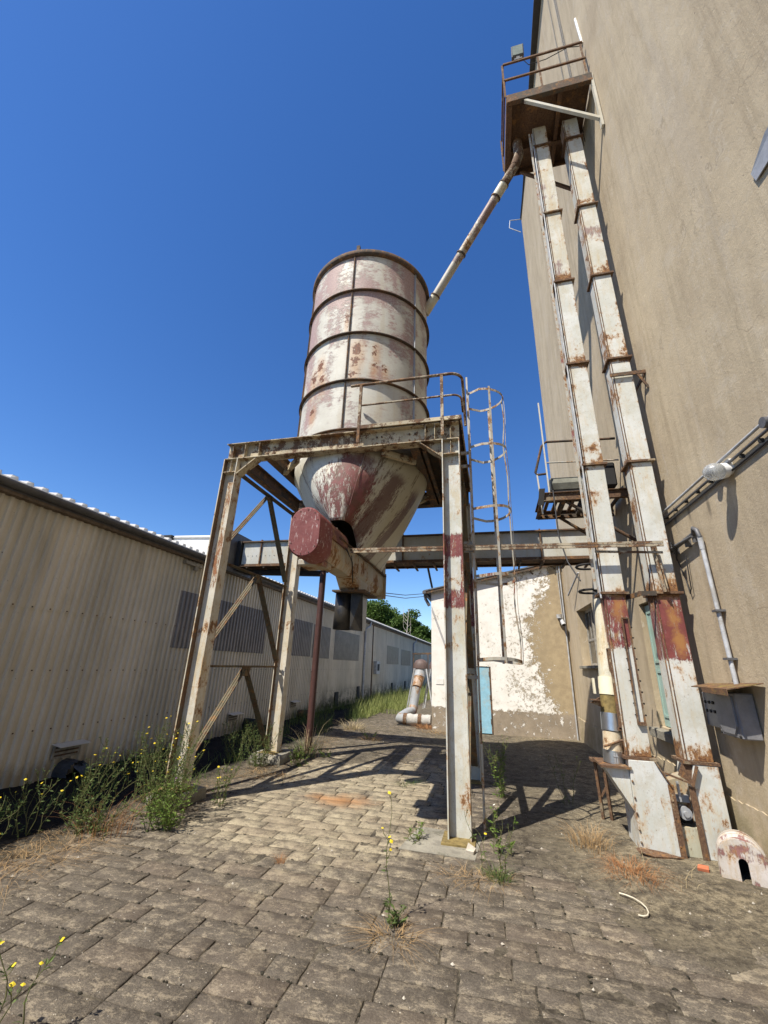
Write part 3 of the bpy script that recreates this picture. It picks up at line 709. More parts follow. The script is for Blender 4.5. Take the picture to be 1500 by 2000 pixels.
# ------------------------------------------------------------------ pipework beyond, by the white building
m_lag = paint('silver_lagging', base=(.34, .36, .39), rust=.6, red=.1, scale=1.5)
m_sack = plain('white_sacking', (.50, .48, .44), .8, var=.15, sc_=9, bump=.03)
fp = empty('lagged_duct', (-2.3, 13.2, 0), 'silver and rust duct bending over the ground beyond the white building corner', 'duct')
m_lag2 = paint('rusty_duct_paint', base=(.36, .28, .23), rust=1.1, red=.1, scale=1.5)
mb = MB(); mb.path([(-2.47, 14.0, .42), (-2.42, 14.15, .95)], .125, 16, r2=.14); mb.build('inclined_pipe', m_lag, fp)
mb = MB(); mb.path([(-2.42, 14.15, .95), (-2.37, 14.4, 1.25)], .142, 16, r2=.165); mb.build('rusty_pipe', m_lag2, fp)
mb = MB(); mb.path([(-2.365, 14.4, 1.25), (-2.35, 14.5, 1.44)], .18, 16, r2=.18); mb.build('inclined_pipe', m_lag, fp)
mb = MB(); mb.path([(-2.52, 13.9, .22), (-2.47, 14.0, .42)], .13, 16); mb.build('rusty_pipe', m_lag2, fp)
mb = MB(); mb.path([(-2.5, 13.9, .30), (-2.62, 13.6, .26), (-2.74, 13.3, .17), (-2.72, 13.08, .16), (-2.5, 12.98, .16)], .13, 16); mb.build('elbow', m_lag, fp)
mb = MB()
pts = [(-2.5 + .1 * k, 12.98, .16 + .008 * math.sin(k * 2.2)) for k in range(8)]
mb.path(pts, .15, 16); mb.v = [(x, y + .012 * math.sin(z * 60 + x * 21), z + .012 * math.sin(x * 34 + y * 20)) for x, y, z in mb.v]; mb.build('wrapped_pipe', m_sack, fp)
for xx in (-2.58, -2.16):
    mb = MB(); mb.tube((xx, 12.98, .16), (xx + .10, 12.98, .16), .165, 16); mb.build('rusty_band', m_trunk_flange, fp)
MB().box(-2.75, -1.7, 12.86, 13.1, -.02, .03).build('bearer', m_dark, fp)
m_dome = plain('brown_dome_paint', (.11, .075, .065), .6)
def cowl(x, y, lab):
    o = empty('duct_cowl', (x, y, 1.5), lab, 'cowl', 'cowls beyond the white building')
    mb = MB(); mb.lathe([(.24, 1.52), (.24, 1.60), (.225, 1.68), (.17, 1.77), (.08, 1.81), (.001, 1.82)], x, y, 20); mb.build('hood', m_dome if x < -1.8 else m_pvc, o)
    mb = MB(); mb.lathe([(.18, 1.36), (.18, 1.54)], x, y, 20); mb.build('collar', m_galv, o)
    for sx, sy in ((-1, -1), (1, -1), (-1, 1), (1, 1)):
        mb = MB(); mb.bar((x + sx * .2, y + sy * .15, 1.52), (x + sx * .42, y + sy * .2, .3), .035, .035); mb.build('leg', m_pvc, o)
cowl(-2.34, 14.55, 'brown domed cowl on pale legs over the silver duct, left of the two')
cowl(-1.88, 14.9, 'pale domed cowl half hidden behind the white building edge, right of the two')
rk = MB()
for (a, b) in (((-2.75, 15.2, 2.0), (-1.7, 15.2, 2.05)), ((-2.7, 15.2, 2.0), (-2.7, 15.2, 1.0)), ((-2.2, 15.2, 2.0), (-2.2, 15.2, 1.0)), ((-2.75, 16.0, 2.0), (-1.7, 16.0, 2.05)), ((-2.72, 15.2, 2.0), (-2.72, 16.0, 2.0))): rk.bar(a, b, .03, .03)
tag(rk.build('pipe_rack', m_darkrust), 'thin rusty rack frame behind the domed cowls', 'rack')

# ------------------------------------------------------------------ silo support frame
fr = empty('silo_stand', (-2.08, 6.2, 0), 'rusty cream steel frame on four legs carrying the silo', 'frame')
def leg_red(n):
    X, Y, Z = n.xyz()
    a = n.math('MULTIPLY', n.step(Z, 3.12, 3.2, 1, 0), n.step(Z, 2.82, 2.9))
    b = n.math('MULTIPLY', n.step(Z, 2.40, 2.55, 1, 0), n.step(Z, 2.20, 2.28))
    edge = n.math('MULTIPLY', n.math('MULTIPLY', n.step(Z, 3.0, 3.1, 1, 0), n.step(Z, 2.2, 2.3)), n.math('ADD', n.step(X, -.345, -.32), n.step(X, -.46, -.485)))
    return n.math('MULTIPLY', n.math('MAXIMUM', n.math('MAXIMUM', a, b), n.math('MULTIPLY', edge, .8)), .95)
m_leg_red = paint('leg_paint_with_red_bands', edges=(-.525, -.295), base=(.55, .55, .50), rust=.55, red=0, extra=leg_red, stain=.9, scale=1.6, redscale=1.8, streak=(1, 1, .35))
def leg_rust(n):
    X, Y, Z = n.xyz()
    v = n.math('ADD', n.near((-3.71, 5.03, 2.95), .05, .30, (1.8, 1, .45), .05), n.near((-3.71, 5.03, 3.8), .02, .25, (1.8, 1, .5), .05))
    return n.math('MULTIPLY', v, .8)
m_leg_cream = paint('leg_paint_cream', edges=(-3.845, -3.615), base=(.60, .56, .47), rust=.55, red=0, extra=leg_rust, redc=(.22, .095, .04), stain=1.2, streak=(1, 1, .2), scale=1.3)
LX0, LX1 = -3.73, -.41; FY, BY = 5.03, 7.42
def leg(x, y, mat, h=4.47, z0=.0):
    mb = MB(); W2 = .115
    mb.box(x - W2 + .012, x + W2 - .012, y - .005, y + .005, z0 + .02, h)
    mb.box(x + W2 - .012, x + W2, y - .085, y + .085, z0 + .02, h); mb.box(x - W2 - .001, x - W2 + .013, y - .090, y - .0851, z0 + .02, h)
    l = mb.build('leg', mat, fr)
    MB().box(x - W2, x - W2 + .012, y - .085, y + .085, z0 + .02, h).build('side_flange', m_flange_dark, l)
    mb = MB(); mb.box(x - .17, x + .15, y - .2, y + .14, z0 + .004, z0 + .02); mb.build('base_plate', m_olive, l)
    return l
leg(LX1, FY, m_leg_red)
leg(LX0, FY, m_leg_cream, z0=.13); leg(LX0 - .02, BY, m_leg_cream, z0=.13); leg(LX1 + .02, BY, m_leg_red)
# stiffeners and haunches at the two front corners
for x, s in ((LX0, 1), (LX1, -1)):
    mb = MB()
    for z in (4.25, 4.465): MB().box(x - .103, x + .103, FY - .08, FY - .005, z, z + .012).build('stiffener', m_rustbeam, fr)
    MB().box(x - .004, x + .004, FY - .07, FY - .005, 4.262, 4.72).build('stiffener', m_rustbeam, fr)
    mb = MB(); a = x + s * .115; mb.poly([(a, FY, 4.22), (a, FY, 4.47), (a + s * .3, FY, 4.47)], .01)
    mb.bar((a, FY, 4.22), (a + s * .3, FY, 4.465), .15, .012, up=(0, 0, 1)); mb.build('haunch', m_rustbeam, fr)
m_beam = m_rustbeam
mb = MB(); mb.ext(Ip(.27, .17), (LX0 - .115, FY, 4.605), (LX1 + .115, FY, 4.605)); mb.build('front_beam', m_beam, fr)
mb = MB()
for x in (-3.52, -3.28, -.75, -.62): MB().box(x - .004, x + .004, FY - .08, FY - .005, 4.485, 4.727).build('stiffener', m_beam, fr)
mb = MB()
for x in (-3.16, -3.05, -1.45, -1.38, -.98, -.9):
    for z in (4.55, 4.64): mb.tube((x, FY - .026, z), (x, FY - .004, z), .013, 6)
for q in [mb]: q.build('bolts', m_darkrust, fr)['kind'] = 'stuff'
mb = MB(); mb.ext(Ip(.27, .15), (LX0 - .115, BY, 4.605), (LX1 + .115, BY, 4.605)); mb.build('back_beam', m_darkrust, fr)
for x, nm in ((-3.15, 'cross_beam'), (-.93, 'cross_beam'), (LX0, 'side_beam'), (LX1, 'side_beam')):
    mb = MB(); mb.ext(Ip(.22, .13), (x, FY + .09, 4.58), (x, BY - .08, 4.58)); mb.build(nm, m_darkrust, fr)
for (a, b) in (((-3.1, 5.5, 4.45), (-2.7, 5.12, 4.45)), ((-1.4, 5.12, 4.45), (-.98, 5.5, 4.45)), ((-3.1, 6.9, 4.45), (-2.7, 7.3, 4.45)), ((-1.4, 7.3, 4.45), (-.98, 6.9, 4.45))):
    mb = MB(); mb.bar(a, b, .06, .09); mb.build('corner_brace', m_rustbeam, fr)
# deck plates around the silo on the right
mb = MB()
mb.poly([(-1.70, 4.93, 4.76), (-.27, 4.93, 4.76), (-.27, 7.5, 4.76), (-.86, 7.5, 4.76), (-.86, 6.2, 4.76), (-.95, 5.75, 4.76), (-1.2, 5.38, 4.76), (-1.70, 5.08, 4.76)], .02)
mb.build('deck_plate', m_darkrust, fr)
MB().box(-1.70, -.25, 4.905, 4.928, 4.745, 4.80).build('deck_edge', m_rustbeam, fr)
MB().box(-.268, -.25, 4.93, 7.5, 4.72, 4.80).build('deck_edge', m_rustbeam, fr)
mb = MB()
for x in (-.79, -.6):
    mb.bar((x, FY + .1, 4.45), (x, BY - .1, 4.45), .05, .06)
mb.build('deck_joist', m_darkrust, fr)
# diagonal lattice on both sides
for xb in (LX0 - .1, LX1 + .05):
    def ang(p, q, nm='diagonal_brace'):
        for o_ in (-.022, .022):
            mb = MB(); mb.bar(Vector((xb + .0, p[0], p[1])) + Vector((o_, 0, 0)), Vector((xb, q[0], q[1])) + Vector((o_, 0, 0)), .012, .055, up=(1, 0, 0.01)); mb.bar((xb + o_, p[0], p[1]), (xb + o_, q[0], q[1]), .03, .008, up=(1, 0, .01)); mb.build(nm, m_brace, fr)
    ang((FY + .08, 4.42), (BY - .08, 4.42), 'horizontal_brace'); ang((FY + .08, 2.95), (BY - .08, 2.95), 'horizontal_brace'); ang((FY + .08, 1.50), (BY - .08, 1.50), 'horizontal_brace')
    for (zt, zb) in ((4.40, 3.03), (2.92, 1.60), (1.46, .22)):
        ang((6.28, zt), (FY + .1, zb)); ang((6.34, zt), (BY - .1, zb))
        MB().poly([(xb + .03, 6.18, zt + .04), (xb + .03, 6.44, zt + .04), (xb + .03, 6.40, zt - .1), (xb + .03, 6.22, zt - .1)], .01).build('gusset', m_brace, fr)
# handrail
def arc(c, r, a0, a1, ax, n_=6):
    out = []
    for k in range(n_ + 1):
        t = R(a0 + (a1 - a0) * k / n_)
        out.append(Vector(c) + Vector(ax[0]) * r * math.cos(t) + Vector(ax[1]) * r * math.sin(t))
    return out
hr = [(-1.86, 4.92, 5.50), (-.40, 4.92, 5.50)] + arc((-.40, 5.09, 5.5), .17, -90, 0, ((1, 0, 0), (0, 1, 0))) + [(-.23, 5.3, 5.42), (-.22, 5.36, 4.9)]
mb = MB(); mb.path(hr, .021, 8); mb.build('top_rail', m_rail, fr)
hr = [(-1.70, 4.92, 5.14), (-.37, 4.92, 5.14)] + arc((-.37, 5.04, 5.14), .12, -90, 0, ((1, 0, 0), (0, 1, 0))) + [(-.25, 5.3, 5.10)]
mb = MB(); mb.path(hr, .014, 8); mb.build('mid_rail', m_rail, fr)
for x in (-1.70, -.51):
    MB().box(x - .02, x + .02, 4.90, 4.935, 4.52, 5.49).build('rail_post', m_rail, fr)
# concrete footings
def foot(x0, x1, y0, y1, h, lab):
    mb = MB(); j = lambda: rng.uniform(-.03, .03); n_ = 5
    vs = []; 
    for z, s in ((-.05, 0), (h * .6, 0), (h, -.03)):
        for k in range(4):
            cx, cy = [(x0, y0), (x1, y0), (x1, y1), (x0, y1)][k]; nx_, ny_ = [(x0, y0), (x1, y0), (x1, y1), (x0, y1)][(k + 1) % 4]
            for q in range(4):
                t = q / 4; vx = cx + (nx_ - cx) * t; vy = cy + (ny_ - cy) * t
                mx_, my_ = (x0 + x1) / 2, (y0 + y1) / 2
                vs.append((vx + (mx_ - vx) * (-s * 2) + j() * .5, vy + (my_ - vy) * (-s * 2) + j() * .5, z + (j() * .4 if z > 0 else 0)))
    fs = [(r_ * 16 + k, r_ * 16 + (k + 1) % 16, (r_ + 1) * 16 + (k + 1) % 16, (r_ + 1) * 16 + k) for r_ in (0, 1) for k in range(16)]
    vs.append(((x0 + x1) / 2, (y0 + y1) / 2, h)); fs += [(32 + k, 32 + (k + 1) % 16, 48) for k in range(16)]
    mb.add(vs, fs); return tag(mb.build('concrete_footing', m_conc), lab, 'footing', 'footings under the frame legs')
foot(-3.95, -3.5, 4.82, 5.30, .12, 'rough concrete footing overgrown by weeds under the nearest left leg')
foot(-4.0, -3.45, 7.12, 7.72, .14, 'pale cracked concrete footing under the far left leg')
mb = MB(); mb.poly([(-.95, 4.62, -.002), (-.25, 4.6, -.002), (-.2, 5.2, -.002), (-.85, 5.25, -.002)], .012)
tag(mb.build('concrete_patch', m_conc), 'patch of smeared concrete around the foot of the front right leg', 'patch')
mb = MB(); mb.poly([(-.34, 4.72, .01), (-.27, 4.7, .01), (-.25, 4.77, .02), (-.32, 4.79, .05)], .04)
tag(mb.build('stone_chip', m_peb), 'small pale stone lying against the front right base plate', 'stone')

# ------------------------------------------------------------------ silo
CX, CY, RR = -2.04, 6.2, 1.12
silo = empty('grain_silo', (CX, CY, 4.5), 'tall round sheet metal silo with peeling white over red paint and a slanting hopper', 'silo')
def silo_mat(name, cyl=True):
    n = N(name); X, Y, Z = n.xyz()
    ang = n.math('ARCTAN2', n.math('SUBTRACT', Y, CY), n.math('SUBTRACT', X, CX))
    cmb = n.t.nodes.new('ShaderNodeCombineXYZ'); n.L(n.math('MULTIPLY', ang, 1.12), cmb.inputs[0]); n.L(Z, cmb.inputs[1]); V = cmb.outputs[0]
    if not cyl:
        uv = n.t.nodes.new('ShaderNodeUVMap'); uv.uv_map = 'UVMap'; us = n.xyz(uv.outputs[0]); U, VV = us[0], us[1]
        cm2 = n.t.nodes.new('ShaderNodeCombineXYZ'); n.L(n.math('MULTIPLY', U, 7.03), cm2.inputs[0]); n.L(n.math('MULTIPLY', VV, 1.9), cm2.inputs[1]); V = cm2.outputs[0]
    base = n.mix(n.step(n.noise(1.5, 5, .6, v=V), .35, .65), (.56, .545, .47), (.47, .45, .38))
    # faint vertical wash streaks
    base = n.mix(n.math('MULTIPLY', n.step(n.noise(7, 5, .6, v=V, st=(1, .12, 1)), .5, .7), .45), base, (.44, .37, .25))
    if cyl:
        patch = n.noise(1.5, 3, .55, v=V, st=(1.3, 1, 1)); brush = n.noise(9, 11, .92, v=V, st=(.8, 1.8, 1)); col_ = n.noise(2.6, 2, .5, v=V, st=(1.6, .12, 1))
        q = n.math('ADD', n.math('ADD', n.math('MULTIPLY', patch, .36), n.math('MULTIPLY', brush, .60)), n.math('MULTIPLY', col_, .2))
        zt = n.step(Z, 5.0, 8.3, -.025, .04); q = n.math('ADD', q, zt)
        lft = n.step(ang, -1.7, -2.4, 0, .05); q = n.math('ADD', q, lft)
        redm = n.step(q, .592, .625)
        rc = n.mix(n.step(n.noise(40, 5, .8, v=V), .35, .65), (.23, .125, .115), (.40, .28, .25))
        scr = n.math('MULTIPLY', n.step(n.noise(16, 10, .92, v=V, st=(.7, 2.4, 1)), .53, .57), n.step(q, .50, .58))
        base = n.mix(n.math('MULTIPLY', scr, .6), base, (.33, .23, .21))
        base = n.mix(n.math('MULTIPLY', n.step(n.noise(34, 6, .9, v=V, st=(1, .7, 1)), .60, .63), .6), base, (.2, .15, .12))
        c = n.mix(n.math('MULTIPLY', redm, .88), base, rc)
        spots = [((-1.87, 5.09, 6.35), .03, .16, (1, 1, .9)), ((-1.88, 5.09, 6.12), .01, .13, (1.3, 1, .8)), ((-1.9, 5.09, 5.9), .0, .09, (1, 1, 1)), ((-2.52, 5.19, 6.2), .02, .12, (1, 1, .8)), ((-2.66, 5.26, 6.0), .01, .12, (1, 1, .7)), ((-2.45, 5.16, 5.9), .0, .10, (1, 1, .8)),
                 ((-1.58, 5.18, 6.35), 0, .10, (1.2, 1, .8)), ((-1.6, 5.18, 6.05), 0, .09, (1, 1, 1)), ((-1.43, 5.26, 6.03), 0, .08, (1, 1, 1)), ((-2.08, 5.08, 7.0), 0, .07, (1.5, 1, .5)), ((-2.6, 5.22, 5.35), 0, .10, (1, 1, 1))]
        tot = None; hal = None
        for p, a, b, st in spots:
            k = n.near(p, a, b * .9, st, .11, 11); h = n.near((p[0], p[1], p[2] - .1), a, b * 1.9, (st[0] * 1.3, 1, st[2] * .6), .03, 8)
            tot = k if tot is None else n.math('MAXIMUM', tot, k); hal = h if hal is None else n.math('MAXIMUM', hal, h)
        c = n.mix(n.math('MULTIPLY', hal, .5), c, (.50, .25, .08))
        c = n.mix(n.step(tot, .35, .6), c, n.mix(n.step(n.noise(30, 5, .8), .4, .6), RUST, (.2, .07, .025)))
        # rust creeping at foot of each course
        zz = n.math('FRACT', n.math('DIVIDE', n.math('SUBTRACT', Z, 4.82), .923))
        foot_ = n.math('MULTIPLY', n.step(n.math('ADD', zz, n.math('MULTIPLY', n.math('SUBTRACT', n.noise(5, 7, .8, v=V), .5), .28)), .05, .0), 1)
        c = n.mix(n.math('MULTIPLY', foot_, .8), c, (.15, .07, .045))
        h_ = redm
    else:
        run = n.noise(5.5, 11, .9, v=V, st=(1.6, .5, 1)); run2 = n.noise(2.1, 4, .6, v=V, st=(1, .22, 1)); fine = n.noise(22, 7, .85, v=V, st=(1.6, .3, 1))
        front = n.near((-1.95, 5.25, 3.85), .1, 1.05, (1, 1, .8), .1, 3)
        q = n.math('ADD', n.math('ADD', n.math('MULTIPLY', run, .45), n.math('MULTIPLY', run2, .2)), n.math('ADD', n.math('MULTIPLY', fine, .3), n.math('MULTIPLY', front, .10)))
        redm = n.step(q, .54, .555)
        str_ = n.noise(2.3, 9, .8, v=V, st=(1.1, .10, 1)); rgt = n.math('MULTIPLY', n.step(ang, -1.25, -.95), n.step(Z, 4.35, 4.0))
        jj = n.math('MULTIPLY', n.math('SUBTRACT', n.noise(9, 10, .9, v=V, st=(1.5, .35, 1)), .5), .16)
        def band(c0, hw): return n.step(n.math('ADD', n.math('ABSOLUTE', n.math('SUBTRACT', U, c0)), jj), hw, hw * .8)
        vlow = n.step(n.math('ADD', VV, n.math('MULTIPLY', jj, 2.0)), .22, .34)
        dk = n.math('MULTIPLY', n.math('MAXIMUM', band(.985, .020), band(.905, .024)), vlow)
        redm = n.math('MAXIMUM', redm, n.math('MULTIPLY', n.math('MULTIPLY', band(.83, .028), n.step(VV, .3, .45)), .9))
        rc = n.mix(n.step(n.noise(8, 5, .8), .4, .6), (.19, .06, .054), (.13, .055, .04))
        khaki = n.mix(n.step(X, -1.9, -1.3), base, (.47, .43, .31))
        c = n.mix(redm, khaki, rc); c = n.mix(n.math('MULTIPLY', dk, .85), c, (.115, .052, .042))
        c = n.mix(n.math('MULTIPLY', n.step(n.noise(3, 7, .8, v=V, st=(2, .3, 1)), .56, .62), .8), c, (.10, .055, .03))
        top_ = n.math('MULTIPLY', n.near((-1.75, 5.15, 4.35), .05, .3, (.7, 1, 1.3), .1, 6), .9)
        c = n.mix(top_, c, (.13, .055, .04))
        h_ = redm
    n.bump(n.math('ADD', n.math('MULTIPLY', h_, -.6), n.math('MULTIPLY', n.noise(35, 5, .8), .5)), .003)
    return n.fin(c, .6, 0, .35)
m_silo = silo_mat('silo_shell_paint'); m_hop = silo_mat('hopper_paint', False)
zb = [4.60, 5.74, 6.67, 7.59, 8.46]
for z0, z1 in zip(zb, zb[1:]):
    mb = MB(); mb.lathe([(RR, z0), (RR, z1)], CX, CY, 96); mb.build('shell_ring', m_silo, silo)
for z in (5.74, 6.67, 7.59, 4.86):
    mb = MB(); mb.lathe([(RR - .002, z - .007), (RR + .052, z - .007), (RR + .052, z + .007), (RR - .002, z + .007)], CX, CY, 96, smooth=False)
    for k in range(48):
        t = 2 * math.pi * k / 48; mb.ball((CX + (RR + .035) * math.cos(t), CY + (RR + .035) * math.sin(t), z), .009, .009, .018, 6, 4)
    mb.build('flange', m_rim, silo)
mb = MB(); mb.lathe([(RR, 8.40), (RR + .05, 8.41), (RR + .06, 8.44), (RR + .06, 8.50), (RR + .03, 8.52), (.12, 8.80), (.001, 8.82)], CX, CY, 96); mb.build('roof', m_rim, silo)
mb = MB(); t = R(-86); mb.box(CX + RR * math.cos(t) - .03, CX + RR * math.cos(t) + .03, CY + RR * math.sin(t) - .05, CY + RR * math.sin(t), 8.5, 8.62); mb.build('lifting_lug', m_darkrust, silo)
for a in (-89, -28, 31, 151, 211):
    t = R(a); 
    for z0, z1 in zip(zb, zb[1:]):
        z0_ = max(z0, 4.86) + .012; p = Vector((CX + (RR + .014) * math.cos(t), CY + (RR + .014) * math.sin(t), z0_)); q = p.copy(); q.z = z1 - .012
        mb = MB(); mb.bar(p, q, .016, .030, up=(math.cos(t), math.sin(t), 0)); mb.build('seam_strip', m_galv if a == -28 else m_rim, silo)
for a in (-68, -50, -8): pass
# hopper: circle to long slot
def hop_ring(t, k, K):
    a = 2 * math.pi * k / K
    ux, uy = math.cos(a), math.sin(a)
    top = Vector((CX + RR * ux, CY + RR * uy, 4.62))
    # slot outline
    hx, y0, y1 = .15, 5.02, 7.12; cy_ = (y0 + y1) / 2; hy = (y1 - y0) / 2
    sx = math.copysign(abs(ux) ** .35, ux); sy = math.copysign(abs(uy) ** .8, uy)
    bx, by = -1.97 + hx * sx, cy_ + hy * sy
    bz = 3.06
    if by < 5.62: bz = 3.06 + .36 * math.sin(min(1, (5.62 - by) / .42) * math.pi / 2)
    bot = Vector((bx, by, bz))
    t2 = t
    p = top.lerp(bot, t2)
    if t < .12: p.x, p.y = CX + RR * ux, CY + RR * uy
    else:
        s = (t - .12) / .88; p = Vector((top.x, top.y, top.z + (bot.z - top.z) * .12)).lerp(bot, s)
        bulge = math.sin(s * math.pi) * .07; p.x += bulge * ux; p.y += bulge * uy
    return p
K, T = 72, 22
vs = [hop_ring(i / T, k, K) for i in range(T + 1) for k in range(K)]
mb = MB(); mb.add(vs, [((i + 1) * K + k, (i + 1) * K + (k + 1) % K, i * K + (k + 1) % K, i * K + k) for i in range(T) for k in range(K)], True)
ho = mb.build('hopper', m_hop, silo)
uvl = ho.data.uv_layers.new(name='UVMap')
for f_ in ho.data.polygons:
    ks = [ho.data.loops[l].vertex_index % K for l in f_.loop_indices]; wrap = max(ks) - min(ks) > 2
    for l in f_.loop_indices:
        vi = ho.data.loops[l].vertex_index; k_ = vi % K
        uvl.data[l].uv = ((k_ + (K if wrap and k_ == 0 else 0)) / K, (vi // K) / T)
sm = ho.modifiers.new('thick', 'SOLIDIFY'); sm.thickness = .008
mb = MB(); prev = None
pts = [hop_ring(i / T, 58, K) + Vector((.01, -.012, 0)) for i in range(2, T - 3)]
mb.path(pts, .006, 5); mb.build('weld_seam', m_hop, ho)

# ------------------------------------------------------------------ screw conveyor under the hopper
scw = empty('screw_conveyor', (-1.97, 5.6, 2.7), 'rusty screw conveyor trough hanging below the hopper with a red drive cover', 'conveyor')
m_trough = paint('trough_paint', base=(.42, .39, .32), rust=.85, red=.25, stain=1.3)
TX = -1.97
mb = MB(); y0, y1 = 4.35, 7.15
pr = [(-.155, .0), (-.155, .34)] ; prof = []
out = [(-.15, .34), (-.15, .10), (-.10, .0), (.10, .0), (.15, .10), (.15, .34), (.142, .34), (.142, .105), (.095, .008), (-.095, .008), (-.142, .105), (-.142, .34)]
mb.ext(out, (TX, y0, 2.73), (TX, y1, 2.73)); mb.build('trough', m_trough, scw)
mb = MB()
for sx in (-1, 1): mb.bar((TX + sx * .17, y0 + .35, 3.075), (TX + sx * .17, y1, 3.075), .05, .012)
mb.bar((TX, y0 + .35, 3.06), (TX, y0 + .35, 3.2), .3, .01); mb.build('top_flange', m_darkrust, scw)
mb = MB(); mb.box(TX - .15, TX + .15, 5.75, y1, 3.06, 3.068); mb.build('lid', m_trough, scw)
mb = MB(); mb.tube((TX, y0, 2.87), (TX, y1, 2.87), .035, 8)
for k in range(90):
    t0 = k * .45; p = (TX + .11 * math.cos(t0), y0 + .1 + k * .03, 2.87 + .11 * math.sin(t0)); mb.bar((TX, y0 + .1 + k * .03, 2.87), p, .05, .006)
mb.build('screw', m_darkrust, scw)
mb = MB(); mb.box(TX - .19, TX + .19, y1, y1 + .012, 2.68, 3.12); mb.build('end_plate', m_trough, scw)
mb = MB(); mb.box(TX + .05, TX + .16, y1 + .012, y1 + .06, 3.0, 3.26); mb.box(TX + .155, TX + .165, y1 - .15, y1 + .012, 3.08, 3.28); mb.build('end_bracket', m_trough, scw)
# drive cover (upright capsule, axis along Y)
def capsule(cx, cz, rx, hz, y0, y1, n_=10, bev=.015):
    pts = []
    for k in range(n_ + 1): t = math.pi * k / n_; pts.append((cx + rx * math.cos(t), cz + hz + rx * math.sin(t)))
    for k in range(n_ + 1): t = math.pi + math.pi * k / n_; pts.append((cx + rx * math.cos(t), cz - hz + rx * math.sin(t)))
    m_ = MB(); vs = []
    for (yy, s) in ((y0, .94), (y0 + bev, 1), (y1, 1)):
        for (x, z) in pts: vs.append((cx + (x - cx) * s, yy, cz + (z - cz) * s))
    q = len(pts)
    m_.add(vs, [(i * q + k, i * q + (k + 1) % q, (i + 1) * q + (k + 1) % q, (i + 1) * q + k) for i in (0, 1) for k in range(q)], True)
    m_.add(vs, [tuple(range(q))[::-1], tuple(range(2 * q, 3 * q))]); return m_
def drum_m():
    n = N('red_drive_cover'); sc_m = n.noise(24, 4, .8, st=(2.2, 1, .35)); a = n.noise(4, 5, .7)
    c = n.mix(n.step(a, .35, .65), (.155, .042, .038), (.20, .062, .055)); c = n.mix(n.math('MULTIPLY', n.step(sc_m, .60, .62), .75), c, (.50, .42, .38))
    n.bump(n.noise(5, 3, .6), .02, .5); return n.fin(c, .55, 0, .3)
m_drumc = drum_m()
capsule(-1.955, 2.955, .185, .105, 4.05, 4.42, 20).build('drive_cover', m_drumc, scw)
pts = [(-2.12, 3.0), (-1.79, 3.0), (-1.79, 3.12), (-1.83, 3.19), (-1.90, 3.22), (-2.02, 3.22), (-2.09, 3.19), (-2.12, 3.12)]
mb = MB(); q = len(pts); mb.add([(x, yy, z) for yy in (4.421, 5.05) for x, z in pts], [tuple(range(q))[::-1], tuple(range(q, 2 * q))] + [(i, (i + 1) % q, q + (i + 1) % q, q + i) for i in range(q)])
mb.build('guard_box', paint('guard_box_paint', base=(.14, .05, .043), rust=.6, stain=.5, scale=2), scw)
mb = MB()
for k in range(10):
    t_ = R(36 * k + 10); mb.ball((-1.955 + .15 * math.cos(t_), 4.048, 2.955 + .105 * (1 if math.sin(t_) > 0 else -1) + .15 * math.sin(t_)), .007, .005, .007, 6, 4)
mb.build('bolts', m_darkrust, scw)['kind'] = 'stuff'
MB().box(TX - .20, TX + .1, 4.40, 4.72, 2.66, 2.73).build('motor_mount', m_trough, scw, bevel=.01)
mb = MB()
for k in range(3):
    a_ = rng.uniform(-.02, .02); mb.path([(TX + .17, 4.9 + k * .05, 3.04), (TX + .22, 5.15, 2.85 + a_), (TX + .19, 5.3, 2.62 + a_), (TX + .17, 5.25, 2.98)], .006, 5)
mb.build('loose_wire', m_cable, scw)
# outlet
mb = MB(); z0, z1 = 2.60, 2.76
mb.add([(TX - .17, 5.8, z0), (TX + .14, 5.8, z0), (TX + .14, 6.25, z0), (TX - .17, 6.25, z0), (TX - .14, 5.5, z1), (TX + .14, 5.5, z1), (TX + .14, 6.5, z1), (TX - .14, 6.5, z1)],
       [(0, 3, 2, 1), (0, 1, 5, 4), (1, 2, 6, 5), (2, 3, 7, 6), (3, 0, 4, 7)]); mb.build('outlet_funnel', m_trough, scw)
MB().box(TX - .26, TX + .24, 5.72, 6.4, 2.575, 2.60).build('outlet_flange', m_darkrust, scw)
mb = MB(); mb.lathe([(.118, 2.57), (.12, 2.3), (.128, 2.06)], -2.12, 5.95, 24); mb.build('rubber_sleeve', m_blackhose, scw).modifiers.new('t', 'SOLIDIFY').thickness = .008
mb = MB(); mb.poly([(-1.99, 5.88, 2.57), (-1.83, 5.92, 2.57), (-1.82, 5.95, 2.04), (-1.97, 5.86, 2.05)], .03); mb.poly([(-1.83, 5.92, 2.57), (-1.84, 6.2, 2.57), (-1.83, 6.15, 2.06), (-1.82, 5.95, 2.04)], .02); mb.build('rubber_flap', m_blackhose, scw)
for i, dz in enumerate((0, -.035)):
    mb = MB(); mb.bar((-1.79, 5.14, 3.035 + dz), (1.93, 5.16, 3.01 + dz), .02, .028)
    tag(mb.build('tie_bar', m_rail), ['long thin rusty bar, upper of the close pair from conveyor to trunks', 'long thin rusty bar, lower of the close pair from conveyor to trunks'][i], 'bar', 'tie bars to the elevator')
mb = MB(); mb.bar((1.22, 5.2, 2.93), (1.92, 5.2, 2.90), .02, .025)
tag(mb.build('tie_bar', m_rail), 'short rusty cross bar across the two white trunks', 'bar')
mb = MB(); mb.ext(Lp(.045, .006), (1.84, 5.25, 2.99), (1.88, 5.25, 2.46)); mb.bar((1.835, 5.245, 2.99), (1.875, 5.245, 2.46), .05, .012)
tag(mb.build('strap', m_rail), 'rust streaked steel strap running down the right trunk front', 'strap')

